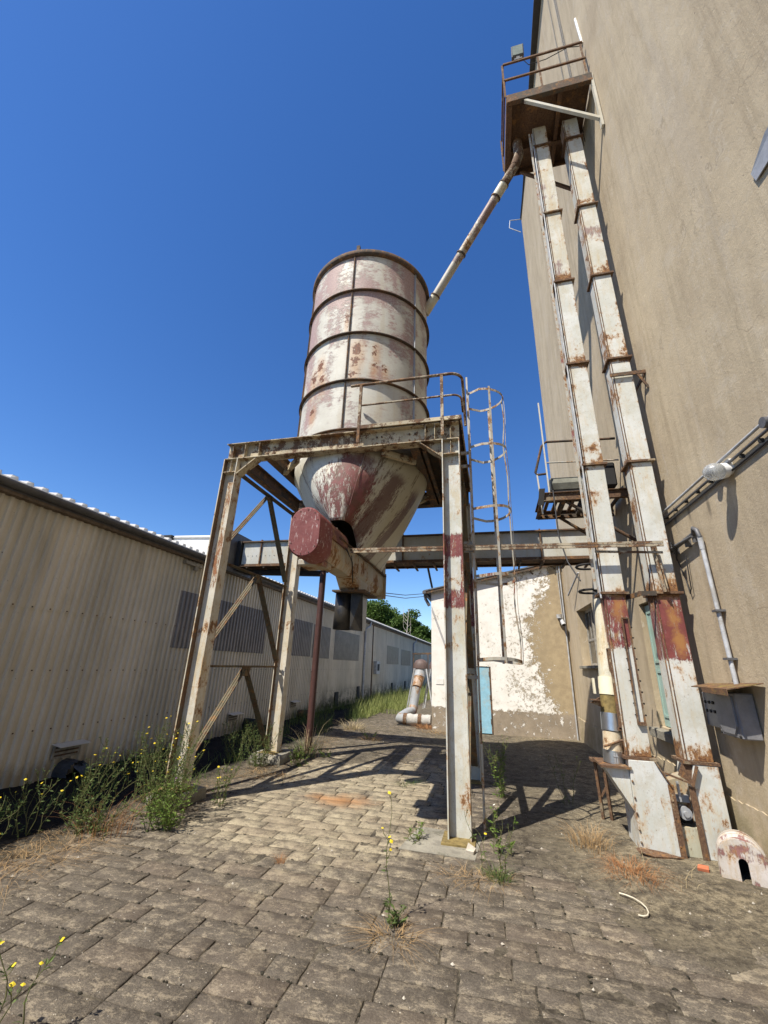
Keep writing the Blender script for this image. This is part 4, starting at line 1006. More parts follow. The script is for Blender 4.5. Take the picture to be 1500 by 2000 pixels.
# ------------------------------------------------------------------ caged ladder
ld = empty('caged_ladder', (-.17, 5.4, 0), 'tall grey steel ladder with a bent safety cage beside the right frame legs', 'ladder')
LXc = -.175; Y0, Y1 = 5.22, 5.58
for yy in (Y0, Y1):
    MB().box(LXc - .012, LXc + .012, yy - .022, yy + .022, 0.0 if yy == Y0 else 1.7, 5.62).build('rail', m_cage, ld)
for k in range(17):
    z = 1.78 + k * .225
    MB().tube((LXc, Y0, z), (LXc, Y1, z), .009, 6).build('rung', m_cage, ld)
for z in (1.5, 3.0, 3.1, 4.2, 4.4):
    MB().box(LXc - .12, LXc - .012, Y0 + .03, Y0 + .055, z - .02, z + .02).build('wall_bracket', m_cage, ld)
hz = [5.33, 4.46, 3.55, 2.66, 1.69]
for i, z in enumerate(hz):
    pts = [(LXc, Y0, z)]
    for k in range(13):
        t = R(-100 + 200 * k / 12); pts.append((LXc + .22 + .28 * math.cos(t) * (1.0) , 5.40 + .29 * math.sin(t), z + .02 * math.sin(t * 1.7 + i)))
    pts.append((LXc, Y1, z))
    mb = MB(); vs = []
    for a, b in zip(pts, pts[1:]):
        d = (Vector(b) - Vector(a)).normalized() * .004
        mb.bar(Vector(a) - d, Vector(b) + d, .006, .035)
    mb.build('hoop', m_cage, ld)
def strapline(t, wob):
    pts = []
    for i in range(25):
        z = 5.36 - i * (5.36 - 1.66) / 24; r_ = .28 + wob * math.sin(i * .9) * (.5 + .5 * math.sin(i * .37))
        pts.append((LXc + .22 + (r_ + .006) * math.cos(R(t)), 5.40 + (r_ + .016) * math.sin(R(t)), z))
    mb = MB()
    for a, b in zip(pts, pts[1:]): mb.bar(a, b, .028, .006, up=(math.cos(R(t)), math.sin(R(t)), .01))
    mb.build('cage_strap', m_cage, ld)
strapline(-72, .003); strapline(0, .012); strapline(22, .022); strapline(75, .004)

# ------------------------------------------------------------------ bucket elevator trunks
el = empty('bucket_elevator', (1.65, 5.45, 0), 'twin leaning white and rust bucket elevator trunks standing against the tall building', 'elevator')
def trunk_red(n):
    X, Y, Z = n.xyz(); j = n.math('MULTIPLY', n.math('SUBTRACT', n.noise(5, 6, .8), .5), .5)
    z = n.math('ADD', Z, j)
    right = n.step(X, 1.65, 1.66)
    return n.math('MULTIPLY', n.math('MULTIPLY', n.step(n.math('ADD', z, n.math('MULTIPLY', right, .12)), 1.78, 1.9), n.step(Z, 2.47, 2.42)), .95)
def trunk_mat():
    m = paint('trunk_paint', edges=(1.265, 1.495, 1.79, 2.035), orange=((1.93, 5.3, 2.2), (1.95, 5.3, 1.95), (1.40, 5.3, 2.3)), bands=True, base=(.60, .605, .57), rust=.56, red=0, extra=trunk_red, stain=.7, scale=1.1, redscale=1.3, streak=(1.2, 1.2, .2))
    nt_ = m.node_tree; return m
m_trunk = trunk_mat()
m_trunk2 = paint('trunk_upper_paint', edges=(1.265, 1.495, 1.79, 2.035), bands=True, base=(.58, .57, .51), rust=.62, red=.22, redc=(.24, .17, .15), stain=1.0, scale=1.1)
ZF = [.80, 2.46, 4.10, 5.69, 7.25, 8.79, 10.55, 11.12]
def tx(z): return -.007 * max(0, z - 4)
FLY0, FLY1 = 5.30, 5.54
for (xa, xb) in ((1.265, 1.495), (1.79, 2.035)):
    for i, (z0, z1) in enumerate(zip(ZF, ZF[1:])):
        a, b = z0 + .014, z1 - .014; s0, s1 = tx(a), tx(b)
        mb = MB(); mb.add([(xa + s0, FLY0, a), (xb + s0, FLY0, a), (xb + s0, FLY1, a), (xa + s0, FLY1, a), (xa + s1, FLY0, b), (xb + s1, FLY0, b), (xb + s1, FLY1, b), (xa + s1, FLY1, b)],
                          [(0, 3, 2, 1), (4, 5, 6, 7), (0, 1, 5, 4), (1, 2, 6, 5), (2, 3, 7, 6), (3, 0, 4, 7)])
        mb.build('trunk_section', m_trunk if i < 4 else m_trunk2, el, bevel=.004)
        # folded seam near the left edge
        mb = MB(); mb.bar((xa + .012 + s0, FLY0 - .004, a), (xa + .012 + s1, FLY0 - .004, b), .008, .008, up=(0, 1, 0)); mb.bar((xa + s0 - .004, FLY0 + .03, a), (xa + s1 - .004, FLY0 + .03, b), .008, .008, up=(0, 1, 0)); mb.build('seam', m_trunk_flange, el)
        f = .035; s = tx(z0)
        MB().box(xa - f + s, xb + f + s, FLY0 - f, FLY1 + f, z0 - .013, z0 + .013).build('flange', m_trunk_flange, el)
# bracket ties to the wall
for z, xa, xb in ((5.42, 1.74, 2.17), (2.47, 1.62, 1.80)):
    mb = MB(); mb.bar((xa, 5.262, z - .02), (xb, 5.262, z - .02), .02, .05); mb.bar((xb, 5.262, z - .02), (xb - .01, 5.7, z - .05), .02, .05) if z > 5 else mb.bar((xa, 5.262, z - .03), (1.5, 5.85, z - .02), .02, .05)
    if z > 5: mb.bar((2.06, 5.262, z - .02), (2.17, 5.26, z - .28), .015, .03)
    mb.build('tie_bracket', m_darkrust, el)
# slide frames on the trunk faces
def slot_frame(p0, p1, wv, nrm, nm='cover_frame'):
    mb = MB(); p0, p1, wv, nrm = map(Vector, (p0, p1, wv, nrm))
    mb.bar(p0, p1, .014, .026, up=nrm); mb.bar(p0 + wv, p1 + wv, .014, .026, up=nrm)
    mb.bar(p0, p0 + wv, .014, .026, up=nrm); mb.bar(p1 - wv * .1, p1 + wv * 1.1, .03, .05, up=nrm)
    return mb.build(nm, m_trunk_flange, el)
slot_frame((1.415, 5.285, 2.18), (1.415, 5.285, 1.12), (.065, 0, 0), (0, -1, 0))
slot_frame((1.25, 5.33, 1.85), (1.25, 5.33, 1.05), (0, .07, 0), (-1, 0, 0))
mb = MB()
for k in range(9):
    z = 1.2 + k * .11; mb.ball((1.402, 5.286, z), .008, .008, .008, 6, 4); mb.ball((1.5, 5.29, z), .010, .01, .01, 6, 4)
mb.build('bolts', m_dark, el)['kind'] = 'stuff'
# boots
m_boot = paint('boot_paint', edges=(1.265, 1.60, 1.80, 2.05), base=(.57, .585, .565), rust=.56, red=0, stain=.9, scale=1.5)
def pris(pts, y0, y1): 
    mb = MB(); n_ = len(pts); vs = [(x, y0, z) for x, z in pts] + [(x, y1, z) for x, z in pts]
    mb.add(vs, [tuple(range(n_)), tuple(range(n_, 2 * n_))[::-1]] + [(i, n_ + i, n_ + (i + 1) % n_, (i + 1) % n_) for i in range(n_)]); return mb
pris([(1.265, .02), (1.615, .02), (1.60, .60), (1.50, .785), (1.265, .785)], 5.26, 5.66).build('boot', m_boot, el, bevel=.004)
pris([(1.80, .02), (2.06, .02), (2.05, .785), (1.84, .785), (1.80, .60)], 5.27, 5.66).build('boot', m_boot, el, bevel=.004)
pris([(1.615, .02), (1.80, .02), (1.80, .25), (1.615, .25)], 5.30, 5.6).build('boot_panel', paint('boot_panel_paint', base=(.45, .44, .34), rust=.6), el)
pris([(1.60, .27), (1.80, .27), (1.80, .66), (1.605, .60)], 5.40, 5.6).build('boot_panel', m_trough, el)
for a, b in ((1.615, .02), (1.795, .02)):
    mb = MB(); mb.bar((a, 5.255, .0), (a - .01, 5.255, .60), .012, .05); mb.build('edge_flange', m_trunk_flange, el)
mb = MB(); mb.bar((1.60, 5.25, .60), (1.50, 5.25, .79), .05, .012, up=(1, 0, .5)); mb.bar((1.79, 5.25, .60), (1.86, 5.25, .78), .05, .012, up=(1, 0, -.5)); mb.bar((1.56, 5.25, .70), (1.77, 5.25, .63), .06, .015); mb.poly([(1.70, 5.3, .68), (1.80, 5.3, .62), (1.86, 5.3, .77), (1.76, 5.3, .80)], .012)
mb.build('neck_flange', m_trunk_flange, el)
mb = MB(); mb.tube((1.71, 5.40, .36), (1.71, 5.30, .36), .055, 16); mb.tube((1.71, 5.30, .36), (1.71, 5.27, .36), .025, 12); mb.box(1.64, 1.78, 5.36, 5.40, .44, .50); mb.bar((1.69, 5.33, .45), (1.69, 5.33, .62), .02, .02)
mb.build('bearing', m_galv, el)
mb = MB(); mb.box(1.63, 1.79, 5.345, 5.395, .255, .27); mb.box(1.635, 1.785, 5.385, 5.395, .27, .33); mb.build('slide_gate', m_dark, el)
mb = MB(); mb.poly([(1.24, 5.18, .012), (1.4, 5.17, .02), (1.62, 5.2, .008), (1.8, 5.22, .012), (2.06, 5.25, .01), (2.06, 5.7, .01), (1.24, 5.7, .01)], .012); mb.poly([(1.22, 5.17, .05), (1.34, 5.16, .025), (1.6, 5.2, .03), (1.45, 5.26, .04), (1.25, 5.25, .06)], .008)
mb.build('base_plate', m_trunk_flange, el)
# inlet chute with spout pipe standing on it
pris([(1.04, .70), (1.262, .70), (1.262, .34)], 5.29, 5.62).build('inlet_chute', m_boot, el)
MB().box(1.0, 1.28, 5.24, 5.66, .702, .722).build('inlet_flange', m_trunk_flange, el)
mb = MB()
for z in (.2, .33, .46, .6, .1): mb.ball((1.272, 5.252, z), .010, .01, .012, 6, 4); mb.ball((1.600, 5.252, z), .010, .01, .012, 6, 4)
mb.build('bolts', m_trunk_flange, el)['kind'] = 'stuff'
sp = empty('spout_pipe', (1.16, 5.43, .72), 'patched vertical spout pipe of cream, olive and silver sections beside the left trunk', 'pipe')
def seg(z0, z1, r_, mat, nm='pipe_section', x0=None):
    f = lambda z: 1.165 + (z - .75) * .085
    g = lambda z: 5.43 + max(0, z - 1.0) * .09
    mb = MB(); mb.tube((f(z0), g(z0), z0), (f(z1), g(z1), z1), r_, 24); return mb.build(nm, mat, sp)
m_seg = paint('cream_pipe_paint', base=(.60, .57, .46), rust=.4, red=0, stain=1.4)
seg(.722, .84, .098, m_alu, 'silver_sleeve'); seg(.84, 1.02, .092, paint('rust_stained_pipe', base=(.6, .52, .38), rust=.9)); seg(1.02, 1.19, .101, m_alu, 'silver_sleeve'); seg(1.19, 1.37, .096, m_olive, 'olive_sleeve')
seg(1.37, 1.55, .103, m_cream, 'cream_sleeve'); seg(1.55, 2.42, .092, m_seg)
mb = MB(); mb.path([(1.12 + .2 * k / 6 - .05, 5.335 - .01 * math.sin(k), .88 + .012 * k) for k in range(7)], .012, 6); mb.build('ring_clamp', m_trunk_flange, sp)
mb = MB(); mb.box(1.15, 1.165, 5.325, 5.34, .73, .82); mb.box(1.175, 1.185, 5.325, 5.34, .73, .82); mb.box(1.145, 1.19, 5.32, 5.33, .79, .80); mb.build('latch', m_galv, sp)
mb = MB(); mb.poly([(1.0, 5.36, 1.29), (1.09, 5.34, 1.35), (1.11, 5.4, 1.25)], .01); mb.box(1.0, 1.09, 5.33, 5.42, 1.315, 1.325); mb.build('bracket', m_trunk_flange, sp)
MB().box(1.055, 1.075, 5.40, 5.45, 1.38, 1.54).build('sleeve_seam', m_cream, sp)
tre = MB()
for x_ in (1.13, 1.22): tre.bar((x_, 6.15, 0), (x_ - .03, 6.1, .62), .03, .03)
tre.bar((1.13, 6.13, .25), (1.22, 6.13, .38), .02, .02); tre.bar((1.05, 6.1, .63), (1.3, 6.1, .63), .12, .03)
tag(tre.build('trestle', m_trunk_flange), 'small rusty angle iron trestle propping the inlet chute of the left trunk', 'trestle')
# thin angle and cable running up beside left trunk
mb = MB(); mb.ext(Lp(.03, .005), (1.20, 5.26, 2.5), (1.155, 5.26, 10.9), up=(0, 1, 0))
tag(mb.build('angle_bar', m_cage), 'long thin rusty angle bar running up left of the left trunk', 'bar')
mb = MB(); mb.path([(1.235, 5.28, 2.4), (1.235, 5.28, 4.2), (1.225, 5.29, 6), (1.19, 5.28, 10.9)], .011, 6)
tag(mb.build('trunk_cable', m_pvc), 'grey conduit clipped along the left edge of the left trunk', 'conduit')
mb = MB(); mb.path([(1.0, 6.2, 4.15), (.99, 6.1, 3.4), (1.05, 6.0, 3.0), (1.14, 5.8, 2.7)], .01, 6)
tag(mb.build('hanging_cable', m_cable), 'black cable hanging below the middle platform beside the left trunk', 'cable')
for k, z in enumerate((2.93, 2.60)):
    mb = MB(); mb.path([(1.36, 6.0, z)] + [(1.28 + .13 * math.cos(R(t)), 6.0 + .16 * math.sin(R(t)), z) for t in range(270, 89, -20)] + [(1.36, 6.16, z)], .016, 6)
    tag(mb.build('pipe_hoop', m_dark), ['upper black open hoop left of the left trunk under the bridge', 'lower black open hoop left of the left trunk above the spout pipe'][k], 'hoop', 'black hoops by the trunk')

# ------------------------------------------------------------------ high platform with railing
hp = empty('high_platform', (1.5, 5.4, 11.2), 'rusty steel platform high on the tall building round the elevator head', 'platform')
PZ = 11.28; HX0 = .75; HX1 = wx(5.4) - .01; HY0, HY1 = 4.80, 6.05
m_under = rusty('deck_underside_rust', .8, (.14, .075, .04))
MB().box(HX0 + .02, HX1, HY0 + .02, HY1, PZ - .01, PZ + .01).build('deck', m_under, hp)
mb = MB(); mb.box(HX0, HX1, HY0 - .01, HY0 + .01, PZ - .17, PZ + .02); mb.box(HX0, HX1, HY0 - .01, HY0 + .06, PZ - .18, PZ - .168); mb.build('edge_beam', m_darkrust, hp)
MB().box(HX0 - .01, HX0 + .01, HY0 + .012, HY1, PZ - .17, PZ + .02).build('edge_beam', m_under, hp)
MB().box(HX0 + .011, HX0 + .09, HY0 + .07, HY1, PZ - .18, PZ - .168).build('edge_beam', m_under, hp)
MB().box(HX0, HX1, HY1, HY1 + .02, PZ - .17, PZ + .02).build('edge_beam', m_under, hp)
MB().box(1.62, 1.69, HY0 + .07, HY1 - .01, PZ - .13, PZ - .011).build('joist', m_under, hp)
MB().box(.80, 2.1, 5.62, 5.70, PZ - .15, PZ - .013).build('joist', m_under, hp)
for y_ in (4.83, 6.0):
    mb = MB(); mb.bar((HX0 + .3, y_, PZ - .2), (wx(y_) - .04, y_, PZ - 1.2), .05, .05, up=(0, 1, .01)); mb.build('bracket_strut', m_white if y_ < 5 else m_under, hp)
    mb = MB(); mb.box(wx(y_) - .05, wx(y_) - .012, y_ - .035, y_ + .035, PZ - 1.42, PZ + .01); mb.build('wall_post', m_white if y_ < 5 else m_under, hp)
for x_, y_ in ((HX0, HY0), (1.38, HY0), (HX1 - .05, HY0), (HX0, HY1 - .02)):
    mb = MB(); mb.ext(Lp(.035, .005), (x_, y_, PZ), (x_, y_, PZ + 1.0), up=(0, 1, 0)); mb.build('rail_post', m_trunk_flange, hp)
for z in (.5, 1.0):
    mb = MB(); mb.bar((HX0, HY0, PZ + z), (HX1 - .03, HY0, PZ + z), .03, .035); mb.build('railing_bar', m_trunk_flange, hp)
    mb = MB(); mb.bar((HX0, HY0, PZ + z), (HX0, HY1, PZ + z), .03, .035); mb.build('railing_bar', m_trunk_flange, hp)
fl = empty('floodlight', (1.02, 4.78, 12.35), 'square grey floodlight mounted on the high platform railing', 'floodlight')
mb = MB()
c_ = Vector((1.03, 4.76, 12.54)); tilt = Matrix.Rotation(R(12), 3, 'X')
def fb(x0, x1, y0, y1, z0, z1):
    m_ = MB(); m_.box(x0, x1, y0, y1, z0, z1); m_.v = [tuple(tilt @ Vector(v) + c_) for v in m_.v]; return m_
fb(-.11, .11, 0, .07, -.12, .12).build('housing', m_gut, fl, bevel=.006)
fb(-.092, .092, -.008, -.002, -.1, .1).build('glass', plain('floodlight_glass', (.30, .34, .30), .2, var=.1), fl)
mb = MB(); mb.box(.96, 1.10, 4.78, 4.82, 12.30, 12.34); mb.box(1.0, 1.06, 4.79, 4.81, 12.34, 12.44); mb.build('bracket', m_gut, fl)
mb = MB(); mb.path([(1.1, 4.8, 12.3), (1.2, 4.82, 12.1), (1.5, 4.82, 12.12), (1.9, 4.85, 12.35), (2.15, 4.95, 12.5)], .007, 5)
tag(mb.build('floodlight_cable', m_cable), 'slack thin cable from the floodlight across the railing to the wall', 'cable')

# feed pipe from the platform down to the silo
fpipe = empty('feed_pipe', (0, 5.9, 9.4), 'slanting flaking round pipe from the high platform down to the silo top', 'pipe')
m_fp = paint('feed_pipe_paint', base=(.47, .44, .38), rust=.55, red=.35, redc=(.20, .13, .11), stain=1.2)
A_ = Vector((.95, 5.48, 10.62)); B_ = Vector((-.96, 6.32, 8.12)); N_ = 5
mb = MB(); mb.path([(.95, 5.47, 11.1), (.96, 5.47, 10.75), A_.lerp(B_, .04)], .085, 14); mb.build('elbow', m_rail, fpipe)
cuts = [.03, .15, .235, .58, .88, 1.0]
for i, (a, b) in enumerate(zip(cuts, cuts[1:])):
    mb = MB(); mb.tube(A_.lerp(B_, a), A_.lerp(B_, b), .080 + (.008 if i in (1, 4) else 0), 18); mb.build('pipe_section', [m_rail, m_seg, m_fp, m_fp, m_seg][i], fpipe)
for a in (.15, .235, .60, .88):
    mb = MB(); mb.tube(A_.lerp(B_, a), A_.lerp(B_, a + .008), .098, 18); mb.build('collar', m_darkrust, fpipe)

# ------------------------------------------------------------------ middle platform with motor
mp = empty('drive_platform', (1.5, 7, 4.2), 'dark rusty grating platform with a drive motor halfway up behind the trunks', 'platform')
MX0, MY0, MY1, MZ = .88, 6.5, 7.35, 4.22
MXR = wx(7) - .02
mb = MB(); mb.ext(Ip(.14, .07, .01, .008), (MX0, MY0, MZ - .06), (MXR, MY0, MZ - .06)); mb.build('edge_beam', m_trunk_flange, mp)
mb = MB(); mb.ext(Ip(.14, .07, .01, .008), (MX0, MY1, MZ - .06), (MXR, MY1, MZ - .06)); mb.build('edge_beam', m_darkrust, mp)
mb = MB(); mb.ext(Ip(.14, .07, .01, .008), (MX0, MY0, MZ - .06), (MX0, MY1, MZ - .06)); mb.build('edge_beam', m_darkrust, mp)
for k in range(9):
    x_ = MX0 + .09 + k * .13
    MB().box(x_, x_ + .05, MY0 + .04, MY1 - .04, MZ - .03, MZ + .0).build('deck_bar', m_darkrust, mp)
mb = MB(); mb.box(MX0 + .3, MX0 + .36, MY0 + .04, MY1 - .04, MZ - .1, MZ - .035); mb.box(MX0 + .62, MX0 + .68, MY0 + .04, MY1 - .04, MZ - .1, MZ - .035); mb.build('joist', m_darkrust, mp)
mb = MB(); mb.ext([(-.16, 0), (-.19, .1), (-.12, .22), (.12, .22), (.19, .1), (.16, 0)], (1.04, 6.75, MZ + .1), (1.75, 6.75, MZ + .1)); mb.build('motor_cover', plain('weathered_grey_cover', (.15, .15, .12), .7, var=.3), mp)
MB().box(1.02, 1.8, 6.6, 6.95, MZ + .01, MZ + .1).build('motor_base', m_dark, mp)
MB().box(1.55, 2.0, 6.55, 7.0, MZ + .1, MZ + .5).build('gearbox', m_dark, mp, bevel=.02)
rl = [(wx(7.3) - .02, MY1, 5.2), (1.08, MY1 + .02, 5.2), (1.0, MY1 + .02, 5.15), (.93, MY1 + .02, 4.75), (1.0, MY1 + .02, 4.72), (1.2, MY1 + .02, 4.72)]
mb = MB(); mb.path([(2.05, MY0, 5.10), (1.02, MY0, 5.14), (.95, MY0 + .02, 5.08), (.82, MY0 + .05, 4.62), (.84, MY0 + .05, 4.58), (1.0, MY0 + .05, 4.59)], .02, 8); mb.build('railing', m_darkrust, mp)
mb = MB(); mb.path([(2.05, MY0, 4.72), (1.0, MY0, 4.76)], .012, 6); mb.build('railing', m_cage, mp)
mb = MB(); mb.bar((.99, MY0, 4.2), (.97, MY0, 5.9), .03, .02); mb.build('rail_post', m_white, mp)
mb = MB(); mb.bar((.87, MY0 + .05, 3.9), (.84, MY0 + .05, 4.6), .03, .02); mb.build('rail_post', m_white, mp)
MB().poly([(.80, MY0 - .03, 4.02), (.84, MY0 - .03, 4.3), (.93, MY0 - .03, 4.3), (.88, MY0 - .03, 4.02)], .01).build('end_plate', m_dark, mp)
for y_ in (MY0 + .05, MY1 - .05):
    mb = MB(); mb.path([(MX0 + .35, y_, MZ - .13), (wx(y_) - .02, y_, MZ - .8)], .028, 8); mb.build('bracket_strut', m_darkrust, mp)

# ------------------------------------------------------------------ wall fittings at right
def rail_c(name, z, off, r_, mat, y0, y1, lab, cat, dz=0):
    mb = MB(); mb.path([(wx(y0) - off, y0, z), (wx(y1) - off, y1, z + dz)], r_, 8); return tag(mb.build(name, mat), lab, cat)
rail_c('conduit', 3.47, .05, .014, m_pvc, 5.62, 2.6, 'straight white conduit crossing the tall wall above the globe lamp', 'conduit', .05)
wc = tag(MB().path([(wx(5.62) - .03, 5.62, 3.41), (wx(2.6) - .03, 2.6, 3.46)], .013, 8).build('cable_run', m_gut), 'dark clipped cable just below the white conduit on the tall wall', 'cable')
y = 5.5
while y > 2.9:
    MB().box(wx(y) - .040, wx(y) + .005, y - .006, y + .006, 3.395, 3.43).build('clip', m_dark, wc); y -= .27
rail_c('cable', 3.335, .02, .010, m_cable, 5.62, 2.6, 'thin black cable along the tall wall, lowest of the parallel runs', 'cable', .05)
for k, (y_, z_) in enumerate(((4.25, 3.45), (3.42, 3.47))):
    mb = MB(); mb.tube((wx(y_) - .10, y_, z_), (wx(y_), y_, z_), .045, 14); mb.bar((wx(y_) - .04, y_, z_), (wx(y_) - .03, y_ - .1, z_ - .1), .02, .02)
    tag(mb.build('junction_box', m_gut), ['round grey junction box on the cable above the globe lamp', 'round grey junction box on the cable at the right picture edge'][k], 'junction box', 'round junction boxes on the cable')
gl = empty('globe_lamp', (2.18, 4.1, 3.4), 'oval glass globe lamp with white base sticking out of the tall wall', 'lamp')
p0 = Vector((wx(4.1), 4.1, 3.39))
mb = MB(); mb.tube(p0, p0 + Vector((-.05, -.005, -.01)), .05, 18); mb.tube(p0 + Vector((-.05, -.005, -.01)), p0 + Vector((-.10, -.01, -.02)), .07, 18, r2=.075); mb.box(p0.x - .03, p0.x, 4.06, 4.14, 3.39, 3.48); mb.build('base', plain('white_porcelain', (.75, .74, .70), .3, var=.04), gl)
n = N('ribbed_glass'); n.bump(n.noise(60, 3, .6), .004); m_gl = n.fin((.75, .76, .74), .08, 0, .6); n.b.inputs['Transmission Weight'].default_value = .75; n.b.inputs['Roughness'].default_value = .18
mb = MB(); mb.ball(p0 + Vector((-.155, -.03, -.03)), .088, .088, .082, 24, 14); mb.build('globe', m_gl, gl)
mb = MB(); mb.path([(wx(5.62) - .05, 5.62, 2.97), (wx(4.9) - .05, 4.9, 3.02), (wx(4.86) - .06, 4.86, 3.07), (wx(4.8) - .06, 4.8, 3.03), (wx(4.78) - .05, 4.79, 2.95)], .022, 8)
mb.path([(wx(5.62) - .08, 5.62, 2.94), (wx(5.3) - .09, 5.3, 2.99), (wx(4.9) - .07, 4.9, 2.99)], .014, 6)
for y_ in (5.4, 5.1, 4.92): mb.box(wx(y_) - .06, wx(y_) + .0, y_ - .01, y_ + .01, 2.93, 3.03)
tag(mb.build('cable_bundle', m_gut), 'bundle of dark cables running from the right trunk to the vertical pipe', 'cable')
vp = empty('cable_pipe', (2.18, 4.77, 1.6), 'vertical pale grey pipe on the tall wall above the electrical boxes', 'pipe')
mb = MB(); mb.path([(wx(4.8) - .045, 4.80, 2.95), (wx(4.77) - .045, 4.77, 1.54)], .020, 12); mb.build('pipe_section', m_pvc, vp)
mb = MB(); mb.path([(wx(4.8) - .045, 4.80, 2.96), (wx(4.8) - .045, 4.80, 2.82)], .025, 12); mb.build('sleeve', m_pvc, vp)
for z in (2.2, 1.76): MB().box(wx(4.78) - .085, wx(4.78), 4.74, 4.82, z - .01, z + .01).build('clamp', m_gut, vp)
mb = MB()
for k in range(4):
    a = .02 * k; mb.path([(2.0, 5.15, 3.0 - a), (2.08, 5.22 + a, 2.94 - a), (2.10, 5.35, 2.84 + a * .8), (2.13, 5.42, 2.93 + a * .3)], .006, 5)
mb.path([(2.13, 5.42, 2.9), (2.14, 5.32, 2.6), (2.145, 5.3, 2.45), (2.14, 5.24, 2.5), (2.14, 5.2, 2.85)], .006, 5)
tag(mb.build('loose_cables', m_cable), 'tangle of thin loose cables between the right trunk and the wall', 'cable')
eb = empty('electrical_box', (2.1, 4.9, 1.3), 'grey switch box with black knobs under a rusty tin canopy on the tall wall', 'electrical box')
m_ebox = plain('grey_enclosure', (.17, .17, .178), .5, var=.15)
xw = wx(4.9)
MB().box(xw - .12, xw, 5.05, 5.33, 1.14, 1.45).build('switch_panel', m_ebox, eb, bevel=.008)
b2 = MB().box(xw - .15, xw, 4.62, 5.01, 1.10, 1.47).build('enclosure', m_ebox, eb, bevel=.01)
oc = [(4.66, 1.20), (4.72, 1.13), (4.91, 1.13), (4.97, 1.20), (4.97, 1.44), (4.66, 1.44)]
mb = MB(); mb.add([(xw - .166, a, b) for a, b in oc] + [(xw - .149, a, b) for a, b in oc], [tuple(range(6)), ] + [(i, 6 + i, 6 + (i + 1) % 6, (i + 1) % 6) for i in range(6)]); mb.build('cover', m_ebox, b2)
mb = MB()
for a, b in ((4.65, 1.12), (4.98, 1.12)): mb.tube((xw - .16, a, b), (xw - .149, a, b), .012, 8)
mb.build('screw', m_dark, b2)
for k in range(3):
    for z in (1.28, 1.36): mb = MB(); mb.tube((xw - .132, 5.11 + k * .08, z), (xw - .12, 5.11 + k * .08, z), .015, 10); mb.build('switch_knob', m_dark, eb)
cn = MB(); cn.poly([(xw + .0, 4.42, 1.56), (xw - .28, 4.42, 1.50), (xw - .28, 5.12, 1.50), (xw + .0, 5.42, 1.53)], .008)
cn.poly([(xw - .279, 4.42, 1.45), (xw - .279, 4.42, 1.50), (xw - .279, 4.9, 1.50), (xw - .279, 4.88, 1.46)], .006)
cn.build('canopy', rusty('ochre_rust_tin', .75, (.22, .16, .05)), eb)
mb = MB(); mb.poly([(wx(2.7) - .02, 2.82, 5.31), (wx(2.7) - .02, 2.84, 5.42), (wx(2.7) - .03, 2.6, 5.5), (wx(2.7) - .02, 2.3, 5.5), (wx(2.7) - .02, 2.3, 5.25)], .01)
tag(mb.build('tin_sheet', m_galv), 'corner of a grey tin sheet on the tall wall at the right picture edge', 'sheet')

# rounded guard on the ground at the elevator foot
gu = empty('pulley_guard', (1.98, 5.0, 0), 'rounded flaking white and red guard with a slot standing at the elevator foot', 'guard')
m_gu = paint('guard_paint', base=(.52, .48, .45), rust=.55, red=.28, redc=(.20, .10, .09), stain=1.0, scale=2.5, redscale=4)
gc = Vector((1.925, 4.86, 0)); ud = Vector((.93, -.36, 0)).normalized(); dd = Vector((.36, .93, 0)).normalized()
r_ = .165; hh = .15
outer = [(-r_, 0)] + [(-r_ * math.cos(R(t)), hh + r_ * math.sin(R(t))) for t in range(0, 181, 12)] + [(r_, 0)]
slot = [(.032, 0)] + [(.032 * math.cos(R(t)), .15 + .032 * math.sin(R(t))) for t in range(0, 181, 12)] + [(-.032, 0)]
n_ = len(outer)
face = outer + slot
mb = MB()
def gp(u, z, d): return gc + ud * u + dd * d + Vector((0, 0, z))
sl = slot[::-1]
vs = [gp(u, z, 0) for u, z in outer] + [gp(u, z, 0) for u, z in sl]
mb.add(vs, [(i, i + 1, n_ + i + 1, n_ + i) for i in range(n_ - 1)])
mb.build('face_plate', m_gu, gu)
mb = MB(); rings = [(0, 1), (.03, 1.02), (.07, 1.0), (.075, 1.06), (.10, 1.06), (.105, 1.0), (.15, 1.0), (.155, 1.05), (.18, 1.05), (.185, 1.0), (.30, 1.0)]
vs = [gp(u * s_, z * s_, d) for d, s_ in rings for u, z in outer]
mb.add(vs, [(i * n_ + k, i * n_ + k + 1, (i + 1) * n_ + k + 1, (i + 1) * n_ + k) for i in range(len(rings) - 1) for k in range(n_ - 1)], True); mb.build('shell', m_gu, gu)
mb = MB(); mb.add([gp(u * .97, z * .97, .28) for u, z in outer], [tuple(range(n_))]); mb.build('back_plate', m_dark, gu)
mb = MB(); mb.poly([(1.62, 4.99, .03), (1.70, 4.97, .03), (1.72, 5.02, .045), (1.65, 5.05, .04)], .02)
tag(mb.build('brick_chip', plain('brick_orange', (.42, .13, .06), .9)), 'small orange brick fragment in front of the elevator foot', 'brick')
mb = MB(); mb.path([(.84, 4.33, .02), (.88, 4.31, .022), (.925, 4.27, .024), (.96, 4.21, .024), (.975, 4.15, .022), (.97, 4.09, .02), (.95, 4.05, .018), (.92, 4.035, .016), (.89, 4.04, .016)], .0055, 6)
tag(mb.build('cord_piece', plain('beige_cord', (.55, .5, .38), .7)), 'curved offcut of beige cord lying on the paving at right', 'cord')

